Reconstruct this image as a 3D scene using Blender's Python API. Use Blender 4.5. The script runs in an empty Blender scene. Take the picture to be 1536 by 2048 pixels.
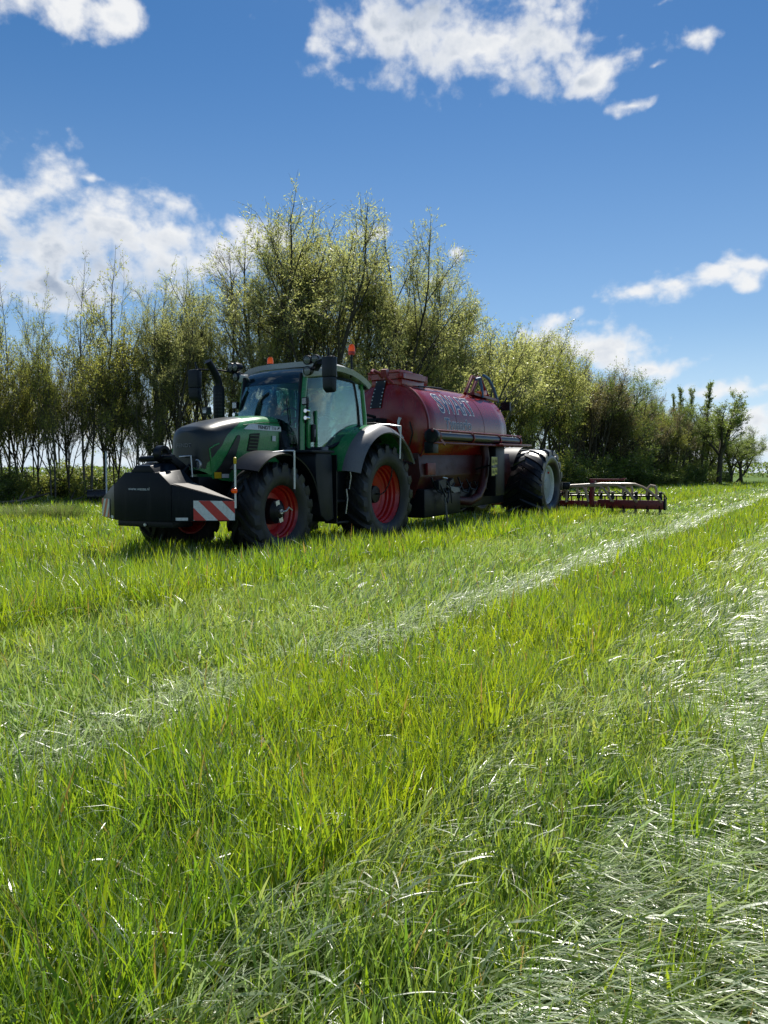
import bpy, bmesh, math, random
import numpy as np
from mathutils import Vector, Matrix, Euler

sc = bpy.context.scene
COL = sc.collection
R = math.radians
rng = np.random.default_rng(7)
random.seed(7)

# ------------------------------------------------------------------ camera
CAM_H, PITCH, FPX = 1.22, math.atan(79 / 1479.0), 1479.0
cam_d = bpy.data.cameras.new("camera")
cam_d.sensor_fit = 'VERTICAL'
cam_d.sensor_height = 36.0
cam_d.lens = 36.0 * FPX / 2048.0
cam_d.clip_start, cam_d.clip_end = 0.05, 6000.0
cam = bpy.data.objects.new("camera", cam_d)
COL.objects.link(cam)
cam.location = (0, 0, CAM_H)
cam.rotation_euler = (math.pi / 2 - PITCH, 0, 0)
sc.camera = cam

# ------------------------------------------------------------------ light
SUN_EL, SUN_AZ = 53.0, 9.0          # azimuth measured clockwise from +Y
sun_d = bpy.data.lights.new("sun", 'SUN')
sun_d.energy = 5.0
sun_d.angle = R(0.53)
sun_d.color = (1.0, 0.95, 0.86)
sun = bpy.data.objects.new("sun", sun_d)
COL.objects.link(sun)
sdir = Vector((math.sin(R(SUN_AZ)) * math.cos(R(SUN_EL)), math.cos(R(SUN_AZ)) * math.cos(R(SUN_EL)), math.sin(R(SUN_EL))))
sun.rotation_euler = sdir.to_track_quat('Z', 'Y').to_euler()
sun.location = (0, 0, 40)

sc.view_settings.view_transform = 'Standard'
sc.view_settings.look = 'None'
sc.view_settings.gamma = 1.0
sc.view_settings.use_curve_mapping = False
sc.view_settings.exposure = 0.44
sc.render.engine = 'CYCLES'
cy = sc.cycles
cy.max_bounces = 8
cy.diffuse_bounces = 4
cy.glossy_bounces = 3
cy.transmission_bounces = 4
cy.transparent_max_bounces = 12
cy.sample_clamp_indirect = 6.0
cy.use_denoising = True


class N:
    """small helper to wire nodes"""
    def __init__(s, tree):
        s.t = tree
        s.x = 0

    def new(s, typ, ins=None, **kw):
        n = s.t.nodes.new(typ)
        n.location = (s.x, 0)
        s.x += 40
        for k, v in kw.items():
            setattr(n, k, v)
        for k, v in (ins or {}).items():
            s.set(n, k, v)
        return n

    def set(s, n, k, v):
        sock = n.inputs[k]
        if hasattr(v, 'is_linked') or isinstance(v, bpy.types.NodeSocket):
            s.t.links.new(v, sock)
        elif isinstance(v, bpy.types.Node):
            s.t.links.new(v.outputs[0], sock)
        else:
            sock.default_value = v

    def m(s, op, a, b=None, c=None, clamp=False):
        n = s.new('ShaderNodeMath', operation=op, use_clamp=clamp)
        for i, v in enumerate((a, b, c)):
            if v is not None:
                s.set(n, i, v)
        return n.outputs[0]

    def vm(s, op, a, b=None):
        n = s.new('ShaderNodeVectorMath', operation=op)
        s.set(n, 0, a)
        if b is not None:
            s.set(n, 1, b)
        return n.outputs[0]

    def mix(s, f, a, b, typ='RGBA', blend='MIX'):
        n = s.new('ShaderNodeMix', data_type=typ, blend_type=blend)
        i = {'RGBA': (0, 6, 7, 2), 'FLOAT': (0, 2, 3, 0)}[typ]
        s.set(n, i[0], f)
        s.set(n, i[1], a)
        s.set(n, i[2], b)
        return n.outputs[i[3]]

    def ramp(s, f, stops, interp='LINEAR'):
        n = s.new('ShaderNodeValToRGB')
        cr = n.color_ramp
        cr.interpolation = interp
        while len(cr.elements) < len(stops):
            cr.elements.new(0.5)
        for e, (p, c) in zip(cr.elements, stops):
            e.position = p
            e.color = c if len(c) == 4 else (*c, 1)
        s.set(n, 0, f)
        return n.outputs[0]

    def smooth(s, v, a, b):
        n = s.new('ShaderNodeMapRange', interpolation_type='SMOOTHSTEP')
        s.set(n, 0, v)
        n.inputs[1].default_value = a
        n.inputs[2].default_value = b
        return n.outputs[0]

    def noise(s, vec, scale, detail=4.0, rough=0.5, dim='3D', dist=0.0):
        n = s.new('ShaderNodeTexNoise', noise_dimensions=dim)
        if vec is not None:
            s.set(n, 'Vector', vec)
        n.inputs['Scale'].default_value = scale
        n.inputs['Detail'].default_value = detail
        n.inputs['Roughness'].default_value = rough
        n.inputs['Distortion'].default_value = dist
        return n.outputs[0]


# ------------------------------------------------------------------ sky with broken cumulus
def px_dir(x, y):
    a, b = (x - 768) / FPX, (1024 - y) / FPX
    d = Vector((a, math.cos(PITCH) + b * math.sin(PITCH), -math.sin(PITCH) + b * math.cos(PITCH)))
    return d.normalized()


world = bpy.data.worlds.new("World")
sc.world = world
world.use_nodes = True
wt = world.node_tree
wt.nodes.clear()
w = N(wt)
sky = w.new('ShaderNodeTexSky', sky_type='NISHITA')
sky.sun_disc = False
sky.sun_elevation = R(SUN_EL)
sky.sun_rotation = R(SUN_AZ)
sky.air_density = 1.0
sky.dust_density = 0.1
sky.ozone_density = 3.5
sky.altitude = 10
tc = w.new('ShaderNodeTexCoord')
sep = w.new('ShaderNodeSeparateXYZ', {0: tc.outputs['Generated']})
az = w.m('ARCTAN2', sep.outputs[0], sep.outputs[1])
el = w.m('ARCSINE', sep.outputs[2])
flat = w.new('ShaderNodeCombineXYZ', {0: az, 1: w.m('MULTIPLY', el, 1.25), 2: 0.0})
P0 = flat.outputs[0]
# ellipses: centre and half axes given as pixel measures, turned into azimuth / elevation
CL = [(110, 5, 190, 62), (215, 30, 90, 45), (745, 45, 125, 85), (850, 60, 200, 115), (950, 112, 170, 88), (1060, 85, 140, 95),
      (1175, 150, 95, 52), (860, -70, 350, 115), (1275, 212, 55, 14), (1385, 72, 60, 32), (1325, 5, 40, 15), (1300, 140, 30, 14),
      (20, 400, 150, 125), (110, 480, 240, 120), (290, 490, 165, 105), (60, 560, 210, 70), (430, 500, 140, 58), (515, 478, 85, 50), (250, 545, 120, 50),
      (178, 350, 38, 14), (748, 470, 46, 15), (908, 505, 26, 14), (900, 560, 60, 22),
      (1275, 592, 85, 36), (1345, 575, 90, 30), (1420, 552, 110, 30), (1505, 525, 85, 28), (1085, 672, 120, 42), (1190, 702, 130, 48), (1305, 742, 100, 30),
      (1460, 788, 120, 22), (1530, 850, 120, 40), (1400, 905, 260, 30), (120, 840, 360, 80), (-150, 450, 200, 120), (600, 905, 500, 38),
      (1700, 560, 120, 30), (1800, 300, 200, 60), (-300, 120, 160, 60)]
warpn = w.new('ShaderNodeTexNoise', {'Vector': P0}, noise_dimensions='3D')
warpn.inputs['Scale'].default_value = 9.0
warpn.inputs['Detail'].default_value = 4.0
warp = w.vm('SCALE', w.vm('SUBTRACT', warpn.outputs[1], (0.5, 0.5, 0.5)))
warp.node.inputs['Scale'].default_value = 0.07
PW0 = w.vm('ADD', P0, warp)
# other clouds all round the sky, away from the part in view
away = w.smooth(w.m('ABSOLUTE', az), 0.62, 0.8)
over = w.smooth(el, 0.62, 0.75)
out_ = w.m('MAXIMUM', away, over)


def puff(vec, scale, smooth):
    v = w.new('ShaderNodeTexVoronoi', {'Vector': vec}, feature='SMOOTH_F1', voronoi_dimensions='2D')
    v.inputs['Scale'].default_value = scale
    v.inputs['Smoothness'].default_value = smooth
    v.inputs['Detail'].default_value = 2.0
    v.inputs['Roughness'].default_value = 0.5
    return w.m('SUBTRACT', 0.55, v.outputs['Distance'])


def density(shift):
    PW = w.vm('ADD', PW0, shift)
    Ps = w.vm('ADD', P0, shift)
    mask = None
    for (x, y, a, b) in CL:
        d = px_dir(x, y)
        dx = px_dir(x + a, y)
        dy = px_dir(x, y - b)
        A0, E0 = math.atan2(d.x, d.y), math.asin(d.z)
        ra = abs(math.atan2(dx.x, dx.y) - A0) * 1.22
        rb = abs(math.asin(dy.z) - E0) * 1.25 * 1.22
        q = w.vm('MULTIPLY', w.vm('SUBTRACT', PW, (A0, E0 * 1.25, 0)), (1 / ra, 1 / rb, 0))
        ln = w.new('ShaderNodeVectorMath', {0: q}, operation='LENGTH').outputs['Value']
        v = w.m('SUBTRACT', 1.0, ln)
        if a < 62:      # small clouds are thin
            v = w.m('SUBTRACT', w.m('MULTIPLY', v, 0.75), 0.12)
        mask = v if mask is None else w.m('SMOOTH_MAX', mask, v, 0.18)
    big = w.noise(Ps, 3.2, 3.0, 0.55)
    gen = w.m('MULTIPLY', w.m('MULTIPLY', w.m('SUBTRACT', big, 0.53), 5.0), out_)
    gen = w.m('ADD', gen, w.m('MULTIPLY', w.m('SUBTRACT', 1.0, out_), -2.0))
    mask = w.m('MAXIMUM', mask, gen)
    fb = w.noise(Ps, 16.0, 9.0, 0.62)
    pf = w.m('ADD', w.m('MULTIPLY', puff(PW, 13.0, 0.35), 0.55), w.m('MULTIPLY', puff(PW, 34.0, 0.3), 0.35))
    return w.m('ADD', w.m('ADD', mask, w.m('MULTIPLY', w.m('SUBTRACT', fb, 0.46), 1.75)), pf)


dens = density((0.0, 0.0, 0.0))
dens2 = density((0.006, 0.055, 0.0))
alpha = w.smooth(dens, -0.02, 0.8)
thick = w.smooth(dens, 0.25, 1.35)
lit = w.m('MULTIPLY', w.m('SUBTRACT', dens, dens2), 0.42)
n3 = w.noise(P0, 6.0, 3.0, 0.5)
shade = w.m('SUBTRACT', w.m('MULTIPLY', thick, w.m('ADD', 0.30, w.m('MULTIPLY', n3, 1.15))), lit, clamp=True)
ccol = w.ramp(shade, [(0.0, (0.93, 0.94, 0.95)), (0.3, (0.74, 0.78, 0.84)), (0.65, (0.45, 0.52, 0.63)), (1.0, (0.30, 0.37, 0.50))])
skyc = w.new('ShaderNodeHueSaturation', {'Color': sky.outputs[0], 'Saturation': 1.26, 'Value': 0.70}).outputs[0]
SKY_STR = 0.095
hz_f = w.m('ADD', w.m('MULTIPLY', w.smooth(el, 0.20, -0.02), 0.5), w.m('MULTIPLY', w.smooth(el, 0.55, 0.0), 0.26))
skyc = w.mix(hz_f, skyc, (0.50 / SKY_STR, 0.63 / SKY_STR, 0.80 / SKY_STR, 1))
cl_l = w.vm('SCALE', ccol)
cl_l.node.inputs['Scale'].default_value = 0.72 / SKY_STR
final = w.mix(w.m('MULTIPLY', alpha, 0.97), skyc, cl_l)
bg = w.new('ShaderNodeBackground', {0: final, 1: SKY_STR})
wo = w.new('ShaderNodeOutputWorld', {0: bg})
world.cycles.sampling_method = 'MANUAL'
world.cycles.sample_map_resolution = 1024


# ------------------------------------------------------------------ mesh helper
class MB:
    def __init__(s):
        s.v = []
        s.f = []

    def add(s, vs, fs):
        o = len(s.v)
        s.v.extend([tuple(p) for p in vs])
        s.f.extend([tuple(i + o for i in f) for f in fs])
        return s

    def box(s, x0, x1, y0, y1, z0, z1):
        vs = [(x, y, z) for x in (x0, x1) for y in (y0, y1) for z in (z0, z1)]
        return s.add(vs, [(0, 1, 3, 2), (4, 6, 7, 5), (0, 4, 5, 1), (2, 3, 7, 6), (0, 2, 6, 4), (1, 5, 7, 3)])

    def obox(s, c, size, rot=(0, 0, 0)):
        M = Euler(rot).to_matrix()
        sx, sy, sz = [q / 2 for q in size]
        vs = [Vector(c) + M @ Vector((x, y, z)) for x in (-sx, sx) for y in (-sy, sy) for z in (-sz, sz)]
        return s.add(vs, [(0, 1, 3, 2), (4, 6, 7, 5), (0, 4, 5, 1), (2, 3, 7, 6), (0, 2, 6, 4), (1, 5, 7, 3)])

    def bar(s, a, b, w_, h_, up=(0, 0, 1)):
        a, b = Vector(a), Vector(b)
        d = (b - a).normalized()
        u = Vector(up)
        if abs(d.dot(u)) > 0.98:
            u = Vector((1, 0, 0))
        r = d.cross(u).normalized()
        u = r.cross(d).normalized()
        vs = []
        for p in (a, b):
            for i, j in ((-1, -1), (1, -1), (1, 1), (-1, 1)):
                vs.append(p + r * (i * w_ / 2) + u * (j * h_ / 2))
        return s.add(vs, [(3, 2, 1, 0), (4, 5, 6, 7), (0, 1, 5, 4), (1, 2, 6, 5), (2, 3, 7, 6), (3, 0, 4, 7)])

    def tube(s, path, r, n=10, cap=True):
        P = [Vector(p) for p in path]
        rs = r if hasattr(r, '__len__') else [r] * len(P)
        rings = []
        u = None
        for i, p in enumerate(P):
            d = (P[min(i + 1, len(P) - 1)] - P[max(i - 1, 0)]).normalized()
            if u is None:
                u = d.orthogonal().normalized()
            else:
                u = (u - d * u.dot(d))
                u = u.normalized() if u.length > 1e-6 else d.orthogonal().normalized()
            v = d.cross(u)
            rings.append([p + (u * math.cos(2 * math.pi * k / n) + v * math.sin(2 * math.pi * k / n)) * rs[i] for k in range(n)])
        return s.loft(rings, True, cap)

    def loft(s, rings, closed=True, cap=True):
        n = len(rings[0])
        vs = [p for rg in rings for p in rg]
        fs = []
        m = n if closed else n - 1
        for i in range(len(rings) - 1):
            for k in range(m):
                a, b = i * n + k, i * n + (k + 1) % n
                fs.append((a, b, b + n, a + n))
        if cap and closed:
            fs.append(tuple(range(n))[::-1])
            fs.append(tuple(range((len(rings) - 1) * n, len(rings) * n)))
        return s.add(vs, fs)

    def lathe(s, prof, c, axis='y', n=40, a0=0.0, a1=2 * math.pi, flip=False):
        """prof: (radius, along axis). axis y: circle in x-z"""
        full = abs(a1 - a0 - 2 * math.pi) < 1e-6
        m = n if full else n + 1
        rings = []
        for (r_, t) in prof:
            rg = []
            for k in range(m):
                a = a0 + (a1 - a0) * k / n
                ca, sa = r_ * math.cos(a), r_ * math.sin(a)
                if axis == 'y':
                    q = (c[0] + ca, c[1] + t, c[2] + sa)
                elif axis == 'x':
                    q = (c[0] + t, c[1] + ca, c[2] + sa)
                else:
                    q = (c[0] + ca, c[1] + sa, c[2] + t)
                rg.append(q)
            rings.append(rg)
        return s.loft(rings, full, False)

    def disc(s, c, r_, axis='y', n=24, t=0.02):
        return s.lathe([(1e-4, -t / 2), (r_, -t / 2), (r_, t / 2), (1e-4, t / 2)], c, axis, n)

    def prism(s, poly, axis, a, b):
        """poly in the two other axes, extruded a..b along axis"""
        def P(u, v, t):
            return {'x': (t, u, v), 'y': (u, t, v), 'z': (u, v, t)}[axis]
        n = len(poly)
        vs = [P(u, v, a) for u, v in poly] + [P(u, v, b) for u, v in poly]
        fs = [tuple(range(n))[::-1], tuple(range(n, 2 * n))]
        fs += [(k, (k + 1) % n, n + (k + 1) % n, n + k) for k in range(n)]
        return s.add(vs, fs)

    def sheet(s, grid, th):
        """grid of points (rows) -> solid sheet of thickness th along local normals"""
        G = [[Vector(p) for p in row] for row in grid]
        nr, nc = len(G), len(G[0])
        off = []
        for i in range(nr):
            row = []
            for j in range(nc):
                du = G[min(i + 1, nr - 1)][j] - G[max(i - 1, 0)][j]
                dv = G[i][min(j + 1, nc - 1)] - G[i][max(j - 1, 0)]
                row.append(G[i][j] - du.cross(dv).normalized() * th)
            off.append(row)
        vs = [p for r_ in G for p in r_] + [p for r_ in off for p in r_]
        o = nr * nc
        fs = []
        for i in range(nr - 1):
            for j in range(nc - 1):
                a = i * nc + j
                fs.append((a, a + nc, a + nc + 1, a + 1))
                fs.append((o + a, o + a + 1, o + a + nc + 1, o + a + nc))
        for i in range(nr - 1):
            a = i * nc
            fs.append((a, o + a, o + a + nc, a + nc))
            a = i * nc + nc - 1
            fs.append((a, a + nc, o + a + nc, o + a))
        for j in range(nc - 1):
            fs.append((j, j + 1, o + j + 1, o + j))
            a = (nr - 1) * nc + j
            fs.append((a, o + a, o + a + 1, a + 1))
        return s.add(vs, fs)

    def mesh(s, name, mat=None, smooth=True, angle=35, bevel=0.0):
        me = bpy.data.meshes.new(name)
        me.from_pydata(s.v, [], s.f)
        if mat is not None:
            me.materials.append(mat)
        bm = bmesh.new()
        bm.from_mesh(me)
        bmesh.ops.remove_doubles(bm, verts=bm.verts, dist=1e-5)
        bmesh.ops.recalc_face_normals(bm, faces=bm.faces)
        if bevel > 0:
            es = [e for e in bm.edges if len(e.link_faces) == 2 and e.calc_face_angle(0) > R(28)]
            try:
                bmesh.ops.bevel(bm, geom=es, offset=bevel, segments=2, profile=0.6, affect='EDGES', clamp_overlap=True)
            except Exception:
                pass
        bm.to_mesh(me)
        bm.free()
        if smooth:
            me.polygons.foreach_set('use_smooth', [True] * len(me.polygons))
            me.set_sharp_from_angle(angle=R(angle))
        return me

    def build(s, name, mat, parent=None, smooth=True, angle=35, bevel=0.0):
        return link(name, s.mesh(name, mat, smooth, angle, bevel), parent)


def link(name, me, parent=None):
    o = bpy.data.objects.new(name, me)
    COL.objects.link(o)
    if parent is not None:
        o.parent = parent
    return o


def tag(o, label=None, cat=None, group=None, kind=None):
    if label:
        o['label'] = label
    if cat:
        o['category'] = cat
    if group:
        o['group'] = group
    if kind:
        o['kind'] = kind
    return o


def thing(name, label, cat, loc=(0, 0, 0), rot=(0, 0, 0), group=None):
    o = bpy.data.objects.new(name, None)
    COL.objects.link(o)
    o.location = loc
    o.rotation_euler = rot
    o.empty_display_size = 0.3
    return tag(o, label, cat, group)


# ------------------------------------------------------------------ materials
def mat_new(name):
    m = bpy.data.materials.new(name)
    m.use_nodes = True
    m.node_tree.nodes.clear()
    return m, N(m.node_tree)


def paint(name, col, rough=0.3, metal=0.0, coat=0.0, dirt=0.35, dirtcol=(0.10, 0.085, 0.06), scale=6.0, bump=0.0, spec=0.5, streak=0.0, streakcol=(0.09, 0.075, 0.055)):
    m, n = mat_new(name)
    tcn = n.new('ShaderNodeTexCoord')
    oc = tcn.outputs['Object']
    a = n.noise(oc, scale, 6.0, 0.62)
    b = n.noise(oc, scale * 7, 4.0, 0.6)
    var = n.mix(n.smooth(b, 0.3, 0.75), (*[c * 0.86 for c in col], 1), (*[min(1, c * 1.1) for c in col], 1))
    dm = n.m('MULTIPLY', n.smooth(n.m('ADD', n.m('MULTIPLY', a, 0.75), n.m('MULTIPLY', b, 0.25)), 0.45, 0.72), dirt)
    c = n.mix(dm, var, (*dirtcol, 1))
    if streak > 0:
        st = n.noise(n.vm('MULTIPLY', oc, (7.0, 7.0, 0.55)), 1.6, 5.0, 0.7)
        fine = n.noise(n.vm('MULTIPLY', oc, (3.0, 3.0, 1.2)), 14.0, 4.0, 0.7)
        sm = n.m('MULTIPLY', n.m('ADD', n.smooth(st, 0.52, 0.74), n.m('MULTIPLY', n.smooth(fine, 0.60, 0.74), 0.7)), streak, clamp=True)
        c = n.mix(sm, c, (*streakcol, 1))
        dm = n.m('MAXIMUM', dm, sm)
    rg = n.m('ADD', rough, n.m('MULTIPLY', dm, 0.45), clamp=True)
    p = n.new('ShaderNodeBsdfPrincipled', {'Base Color': c, 'Roughness': rg, 'Metallic': metal, 'Coat Weight': coat, 'Coat Roughness': 0.12,
                                           'Specular IOR Level': spec})
    if bump > 0:
        bn = n.new('ShaderNodeBump', {'Height': b, 'Strength': bump, 'Distance': 0.01})
        n.set(p, 'Normal', bn.outputs[0])
    n.new('ShaderNodeOutputMaterial', {0: p})
    return m


def glass_mat(name, tint=(0.62, 0.80, 0.74), rough=0.02, body=0.12, bodycol=(0.05, 0.08, 0.085)):
    m, n = mat_new(name)
    tr = n.new('ShaderNodeBsdfTransparent', {0: (*tint, 1)})
    df = n.new('ShaderNodeBsdfDiffuse', {0: (*bodycol, 1)})
    gl = n.new('ShaderNodeBsdfGlossy', {0: (1, 1, 1, 1), 1: rough})
    fr = n.new('ShaderNodeFresnel', {0: 1.52})
    a = n.new('ShaderNodeMixShader', {0: body, 1: tr.outputs[0], 2: df.outputs[0]})
    f = n.m('ADD', n.m('MULTIPLY', fr.outputs[0], 0.6), 0.02, clamp=True)
    b = n.new('ShaderNodeMixShader', {0: f, 1: a.outputs[0], 2: gl.outputs[0]})
    n.new('ShaderNodeOutputMaterial', {0: b.outputs[0]})
    return m


def lens_mat(name, col):
    m, n = mat_new(name)
    d = n.new('ShaderNodeBsdfDiffuse', {0: (*col, 1)})
    t = n.new('ShaderNodeBsdfTranslucent', {0: (*col, 1)})
    g = n.new('ShaderNodeBsdfGlossy', {0: (1, 1, 1, 1), 1: 0.12})
    fr = n.new('ShaderNodeFresnel', {0: 1.5})
    a = n.new('ShaderNodeMixShader', {0: 0.6, 1: d.outputs[0], 2: t.outputs[0]})
    b = n.new('ShaderNodeMixShader', {0: fr.outputs[0], 1: a.outputs[0], 2: g.outputs[0]})
    n.new('ShaderNodeOutputMaterial', {0: b.outputs[0]})
    return m


M = {}
M['green'] = paint('tractor_green', (0.03, 0.23, 0.07), 0.25, coat=0.35, dirt=0.22, dirtcol=(0.09, 0.10, 0.06))
M['green_dark'] = paint('dark_green', (0.02, 0.075, 0.022), 0.35, dirt=0.25)
M['charcoal'] = paint('charcoal_plastic', (0.012, 0.016, 0.023), 0.42, spec=0.25, streak=0.2, streakcol=(0.06, 0.055, 0.048), dirt=0.10, dirtcol=(0.05, 0.05, 0.05), bump=0.1)
M['black'] = paint('black_metal', (0.006, 0.008, 0.012), 0.36, spec=0.2, dirt=0.07, dirtcol=(0.035, 0.034, 0.034))
M['weight'] = paint('weight_steel', (0.005, 0.008, 0.014), 0.32, spec=0.14, streak=0.28, streakcol=(0.045, 0.044, 0.042), dirt=0.05, dirtcol=(0.03, 0.032, 0.036), scale=3)
M['mesh'] = paint('grille_mesh', (0.008, 0.013, 0.014), 0.36, dirt=0.2, dirtcol=(0.025, 0.032, 0.03), scale=40)
M['grey'] = paint('grey_plastic', (0.13, 0.135, 0.15), 0.38, dirt=0.2, dirtcol=(0.1, 0.09, 0.07))
M['roofgrey'] = paint('roof_paint', (0.42, 0.44, 0.46), 0.25, dirt=0.2, dirtcol=(0.2, 0.19, 0.16))
M['silver'] = paint('bare_metal', (0.55, 0.56, 0.58), 0.32, metal=0.7, dirt=0.25, dirtcol=(0.2, 0.18, 0.15))
M['chrome'] = paint('chrome', (0.75, 0.75, 0.76), 0.15, metal=1.0, dirt=0.1)
M['white'] = paint('white_paint', (0.78, 0.78, 0.77), 0.4, dirt=0.15, dirtcol=(0.4, 0.37, 0.3))
M['rimred'] = paint('rim_red', (0.46, 0.012, 0.012), 0.34, streak=0.25, streakcol=(0.11, 0.05, 0.035), coat=0.15, dirt=0.3, dirtcol=(0.10, 0.03, 0.025))
M['red'] = paint('tank_red', (0.24, 0.010, 0.007), 0.21, coat=0.12, streak=0.35, streakcol=(0.10, 0.05, 0.035), dirt=0.24, dirtcol=(0.12, 0.06, 0.05), scale=2.2, spec=0.55)
M['red2'] = paint('frame_red', (0.19, 0.010, 0.014), 0.34, dirt=0.45, dirtcol=(0.06, 0.03, 0.026), scale=4)
M['rubber'] = paint('rubber', (0.010, 0.012, 0.0145), 0.52, dirt=0.45, dirtcol=(0.04, 0.037, 0.031), streak=0.45, streakcol=(0.075, 0.062, 0.045), scale=5, bump=0.25, spec=0.4)
M['rubber_shiny'] = paint('worn_rubber', (0.008, 0.010, 0.014), 0.30, dirt=0.18, dirtcol=(0.03, 0.03, 0.03), scale=4, bump=0.15, spec=0.5)
M['wheelgrey'] = paint('pale_rim', (0.34, 0.37, 0.37), 0.4, dirt=0.35, dirtcol=(0.25, 0.23, 0.2), scale=5)
M['palerim'] = paint('rim_ring', (0.58, 0.60, 0.59), 0.4, dirt=0.25, dirtcol=(0.3, 0.28, 0.24))
M['glass'] = glass_mat('cab_glass', (0.66, 0.84, 0.82), .012, .03, (0.05, 0.09, 0.10))
M['glass_dark'] = glass_mat('visor_glass', (0.25, 0.36, 0.40), 0.05, 0.35, (0.03, 0.06, 0.08))
M['lamp_glass'] = glass_mat('lamp_glass', (0.85, 0.87, 0.88), 0.04, 0.25, (0.5, 0.52, 0.52))
M['amber'] = lens_mat('amber_lens', (0.95, 0.24, 0.012))
M['boardred'] = paint('board_red', (0.55, 0.03, 0.03), 0.35, streak=0.22, streakcol=(0.22, 0.10, 0.08), dirt=0.12)
M['boardwhite'] = paint('board_white', (0.68, 0.70, 0.74), 0.35, streak=0.22, streakcol=(0.3, 0.27, 0.22), dirt=0.12, dirtcol=(0.4, 0.38, 0.35))
M['yellow'] = paint('sticker_yellow', (0.62, 0.40, 0.01), 0.4, dirt=0.15)
M['limeyellow'] = paint('plate_yellow', (0.55, 0.50, 0.03), 0.4, dirt=0.25)
M['blue'] = paint('hose_blue', (0.03, 0.12, 0.26), 0.4, dirt=0.3)
M['hose'] = paint('ribbed_hose', (0.42, 0.30, 0.215), 0.35, dirt=0.35, dirtcol=(0.2, 0.13, 0.09), scale=10, spec=0.6)
M['seat'] = paint('seat_cloth', (0.03, 0.032, 0.036), 0.8, dirt=0.1)
M['letterblue'] = paint('letter_blue', (0.03, 0.04, 0.10), 0.35, dirt=0.15, dirtcol=(0.15, 0.08, 0.08))
M['redlow'] = paint('shaded_grimy_red', (0.055, 0.005, 0.005), 0.42, streak=0.5, streakcol=(0.06, 0.048, 0.036), dirt=0.5, dirtcol=(0.025, 0.016, 0.013), scale=3)  # shade under the tank is put into this darker red; streaks are grime
M['dusty'] = paint('dusty_steel', (0.15, 0.135, 0.12), 0.5, dirt=0.5, dirtcol=(0.07, 0.06, 0.05), scale=9)
M['letterwhite'] = paint('letter_white', (0.78, 0.79, 0.82), 0.4, dirt=0.3, dirtcol=(0.3, 0.12, 0.12))
M['wood'] = paint('weathered_wood', (0.14, 0.11, 0.085), 0.8, dirt=0.5, scale=3, bump=0.4)
# ------------------------------------------------------------------ ground
TH = R(31.0)
FW = Vector((-math.sin(TH), -math.cos(TH), 0))
LF = Vector((math.cos(TH), -math.sin(TH), 0))
ORG = Vector((-0.978, 13.41, 0))
ROTZ = math.atan2(FW.y, FW.x)


def L2W(x, y, z=0.0):
    return ORG + FW * x + LF * y + Vector((0, 0, z))


def ground_mat():
    m, n = mat_new('field_soil_and_grass')
    g = n.new('ShaderNodeNewGeometry')
    pos = g.outputs['Position']
    wv = n.new('ShaderNodeVectorMath', {0: pos, 1: (math.cos(TH), -math.sin(TH), 0)}, operation='DOT_PRODUCT').outputs['Value']
    a = n.noise(pos, 0.7, 6.0, 0.6)
    b = n.noise(pos, 9.0, 6.0, 0.65)
    c = n.noise(pos, 0.03, 4.0, 0.5)
    col = n.ramp(n.m('ADD', n.m('MULTIPLY', a, 0.5), n.m('MULTIPLY', b, 0.5)),
                 [(0.25, (0.022, 0.040, 0.010)), (0.5, (0.042, 0.085, 0.014)), (0.75, (0.085, 0.135, 0.022))])
    far = n.ramp(n.m('ADD', n.m('MULTIPLY', c, 0.7), n.m('MULTIPLY', a, 0.3)),
                 [(0.3, (0.050, 0.105, 0.016)), (0.55, (0.080, 0.140, 0.018)), (0.75, (0.105, 0.160, 0.03))])
    dist = n.new('ShaderNodeVectorMath', {0: pos}, operation='LENGTH').outputs['Value']
    col = n.mix(n.smooth(dist, 25.0, 70.0), col, far)
    p = n.new('ShaderNodeBsdfPrincipled', {'Base Color': col, 'Roughness': 0.9, 'Specular IOR Level': 0.15})
    bn = n.new('ShaderNodeBump', {'Height': b, 'Strength': 0.8, 'Distance': 0.06})
    n.set(p, 'Normal', bn.outputs[0])
    n.new('ShaderNodeOutputMaterial', {0: p})
    return m


def grid_sheet(name, xs, ys, zf, mat):
    X, Y = np.meshgrid(xs, ys)
    Z = zf(X, Y)
    v = np.stack([X, Y, Z], -1).reshape(-1, 3)
    ny, nx = len(ys), len(xs)
    i = (np.arange(ny - 1)[:, None] * nx + np.arange(nx - 1)[None]).ravel()
    f = np.stack([i, i + 1, i + nx + 1, i + nx], -1)
    me = bpy.data.meshes.new(name)
    me.from_pydata(v.tolist(), [], f.tolist())
    me.materials.append(mat)
    me.polygons.foreach_set('use_smooth', [True] * len(me.polygons))
    return link(name, me)


def belt(X, Y):
    """signed distance past the edge of the tree belt (positive = inside the wood side)"""
    # edge runs from (-16,25) to (60,110)
    ex, ey = 33.7, 31.3
    l = math.hypot(ex, ey)
    ex, ey = ex / l, ey / l
    return -(X + 12.0) * ey + (Y - 29.0) * ex


def ground_z(X, Y):
    b = belt(X, Y)
    near = np.clip((b + 3.0) / 3.0, 0, 1) * np.clip((Y - 15) / 8.0, 0, 1)
    bump = 0.16 * np.sin(X * 0.9 + 1.3) * np.sin(Y * 0.7) + 0.10 * np.sin(X * 2.1 + Y * 1.3)
    return near * (0.10 + bump * np.clip(1.5 - np.abs(b) / 14.0, 0, 1))


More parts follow.
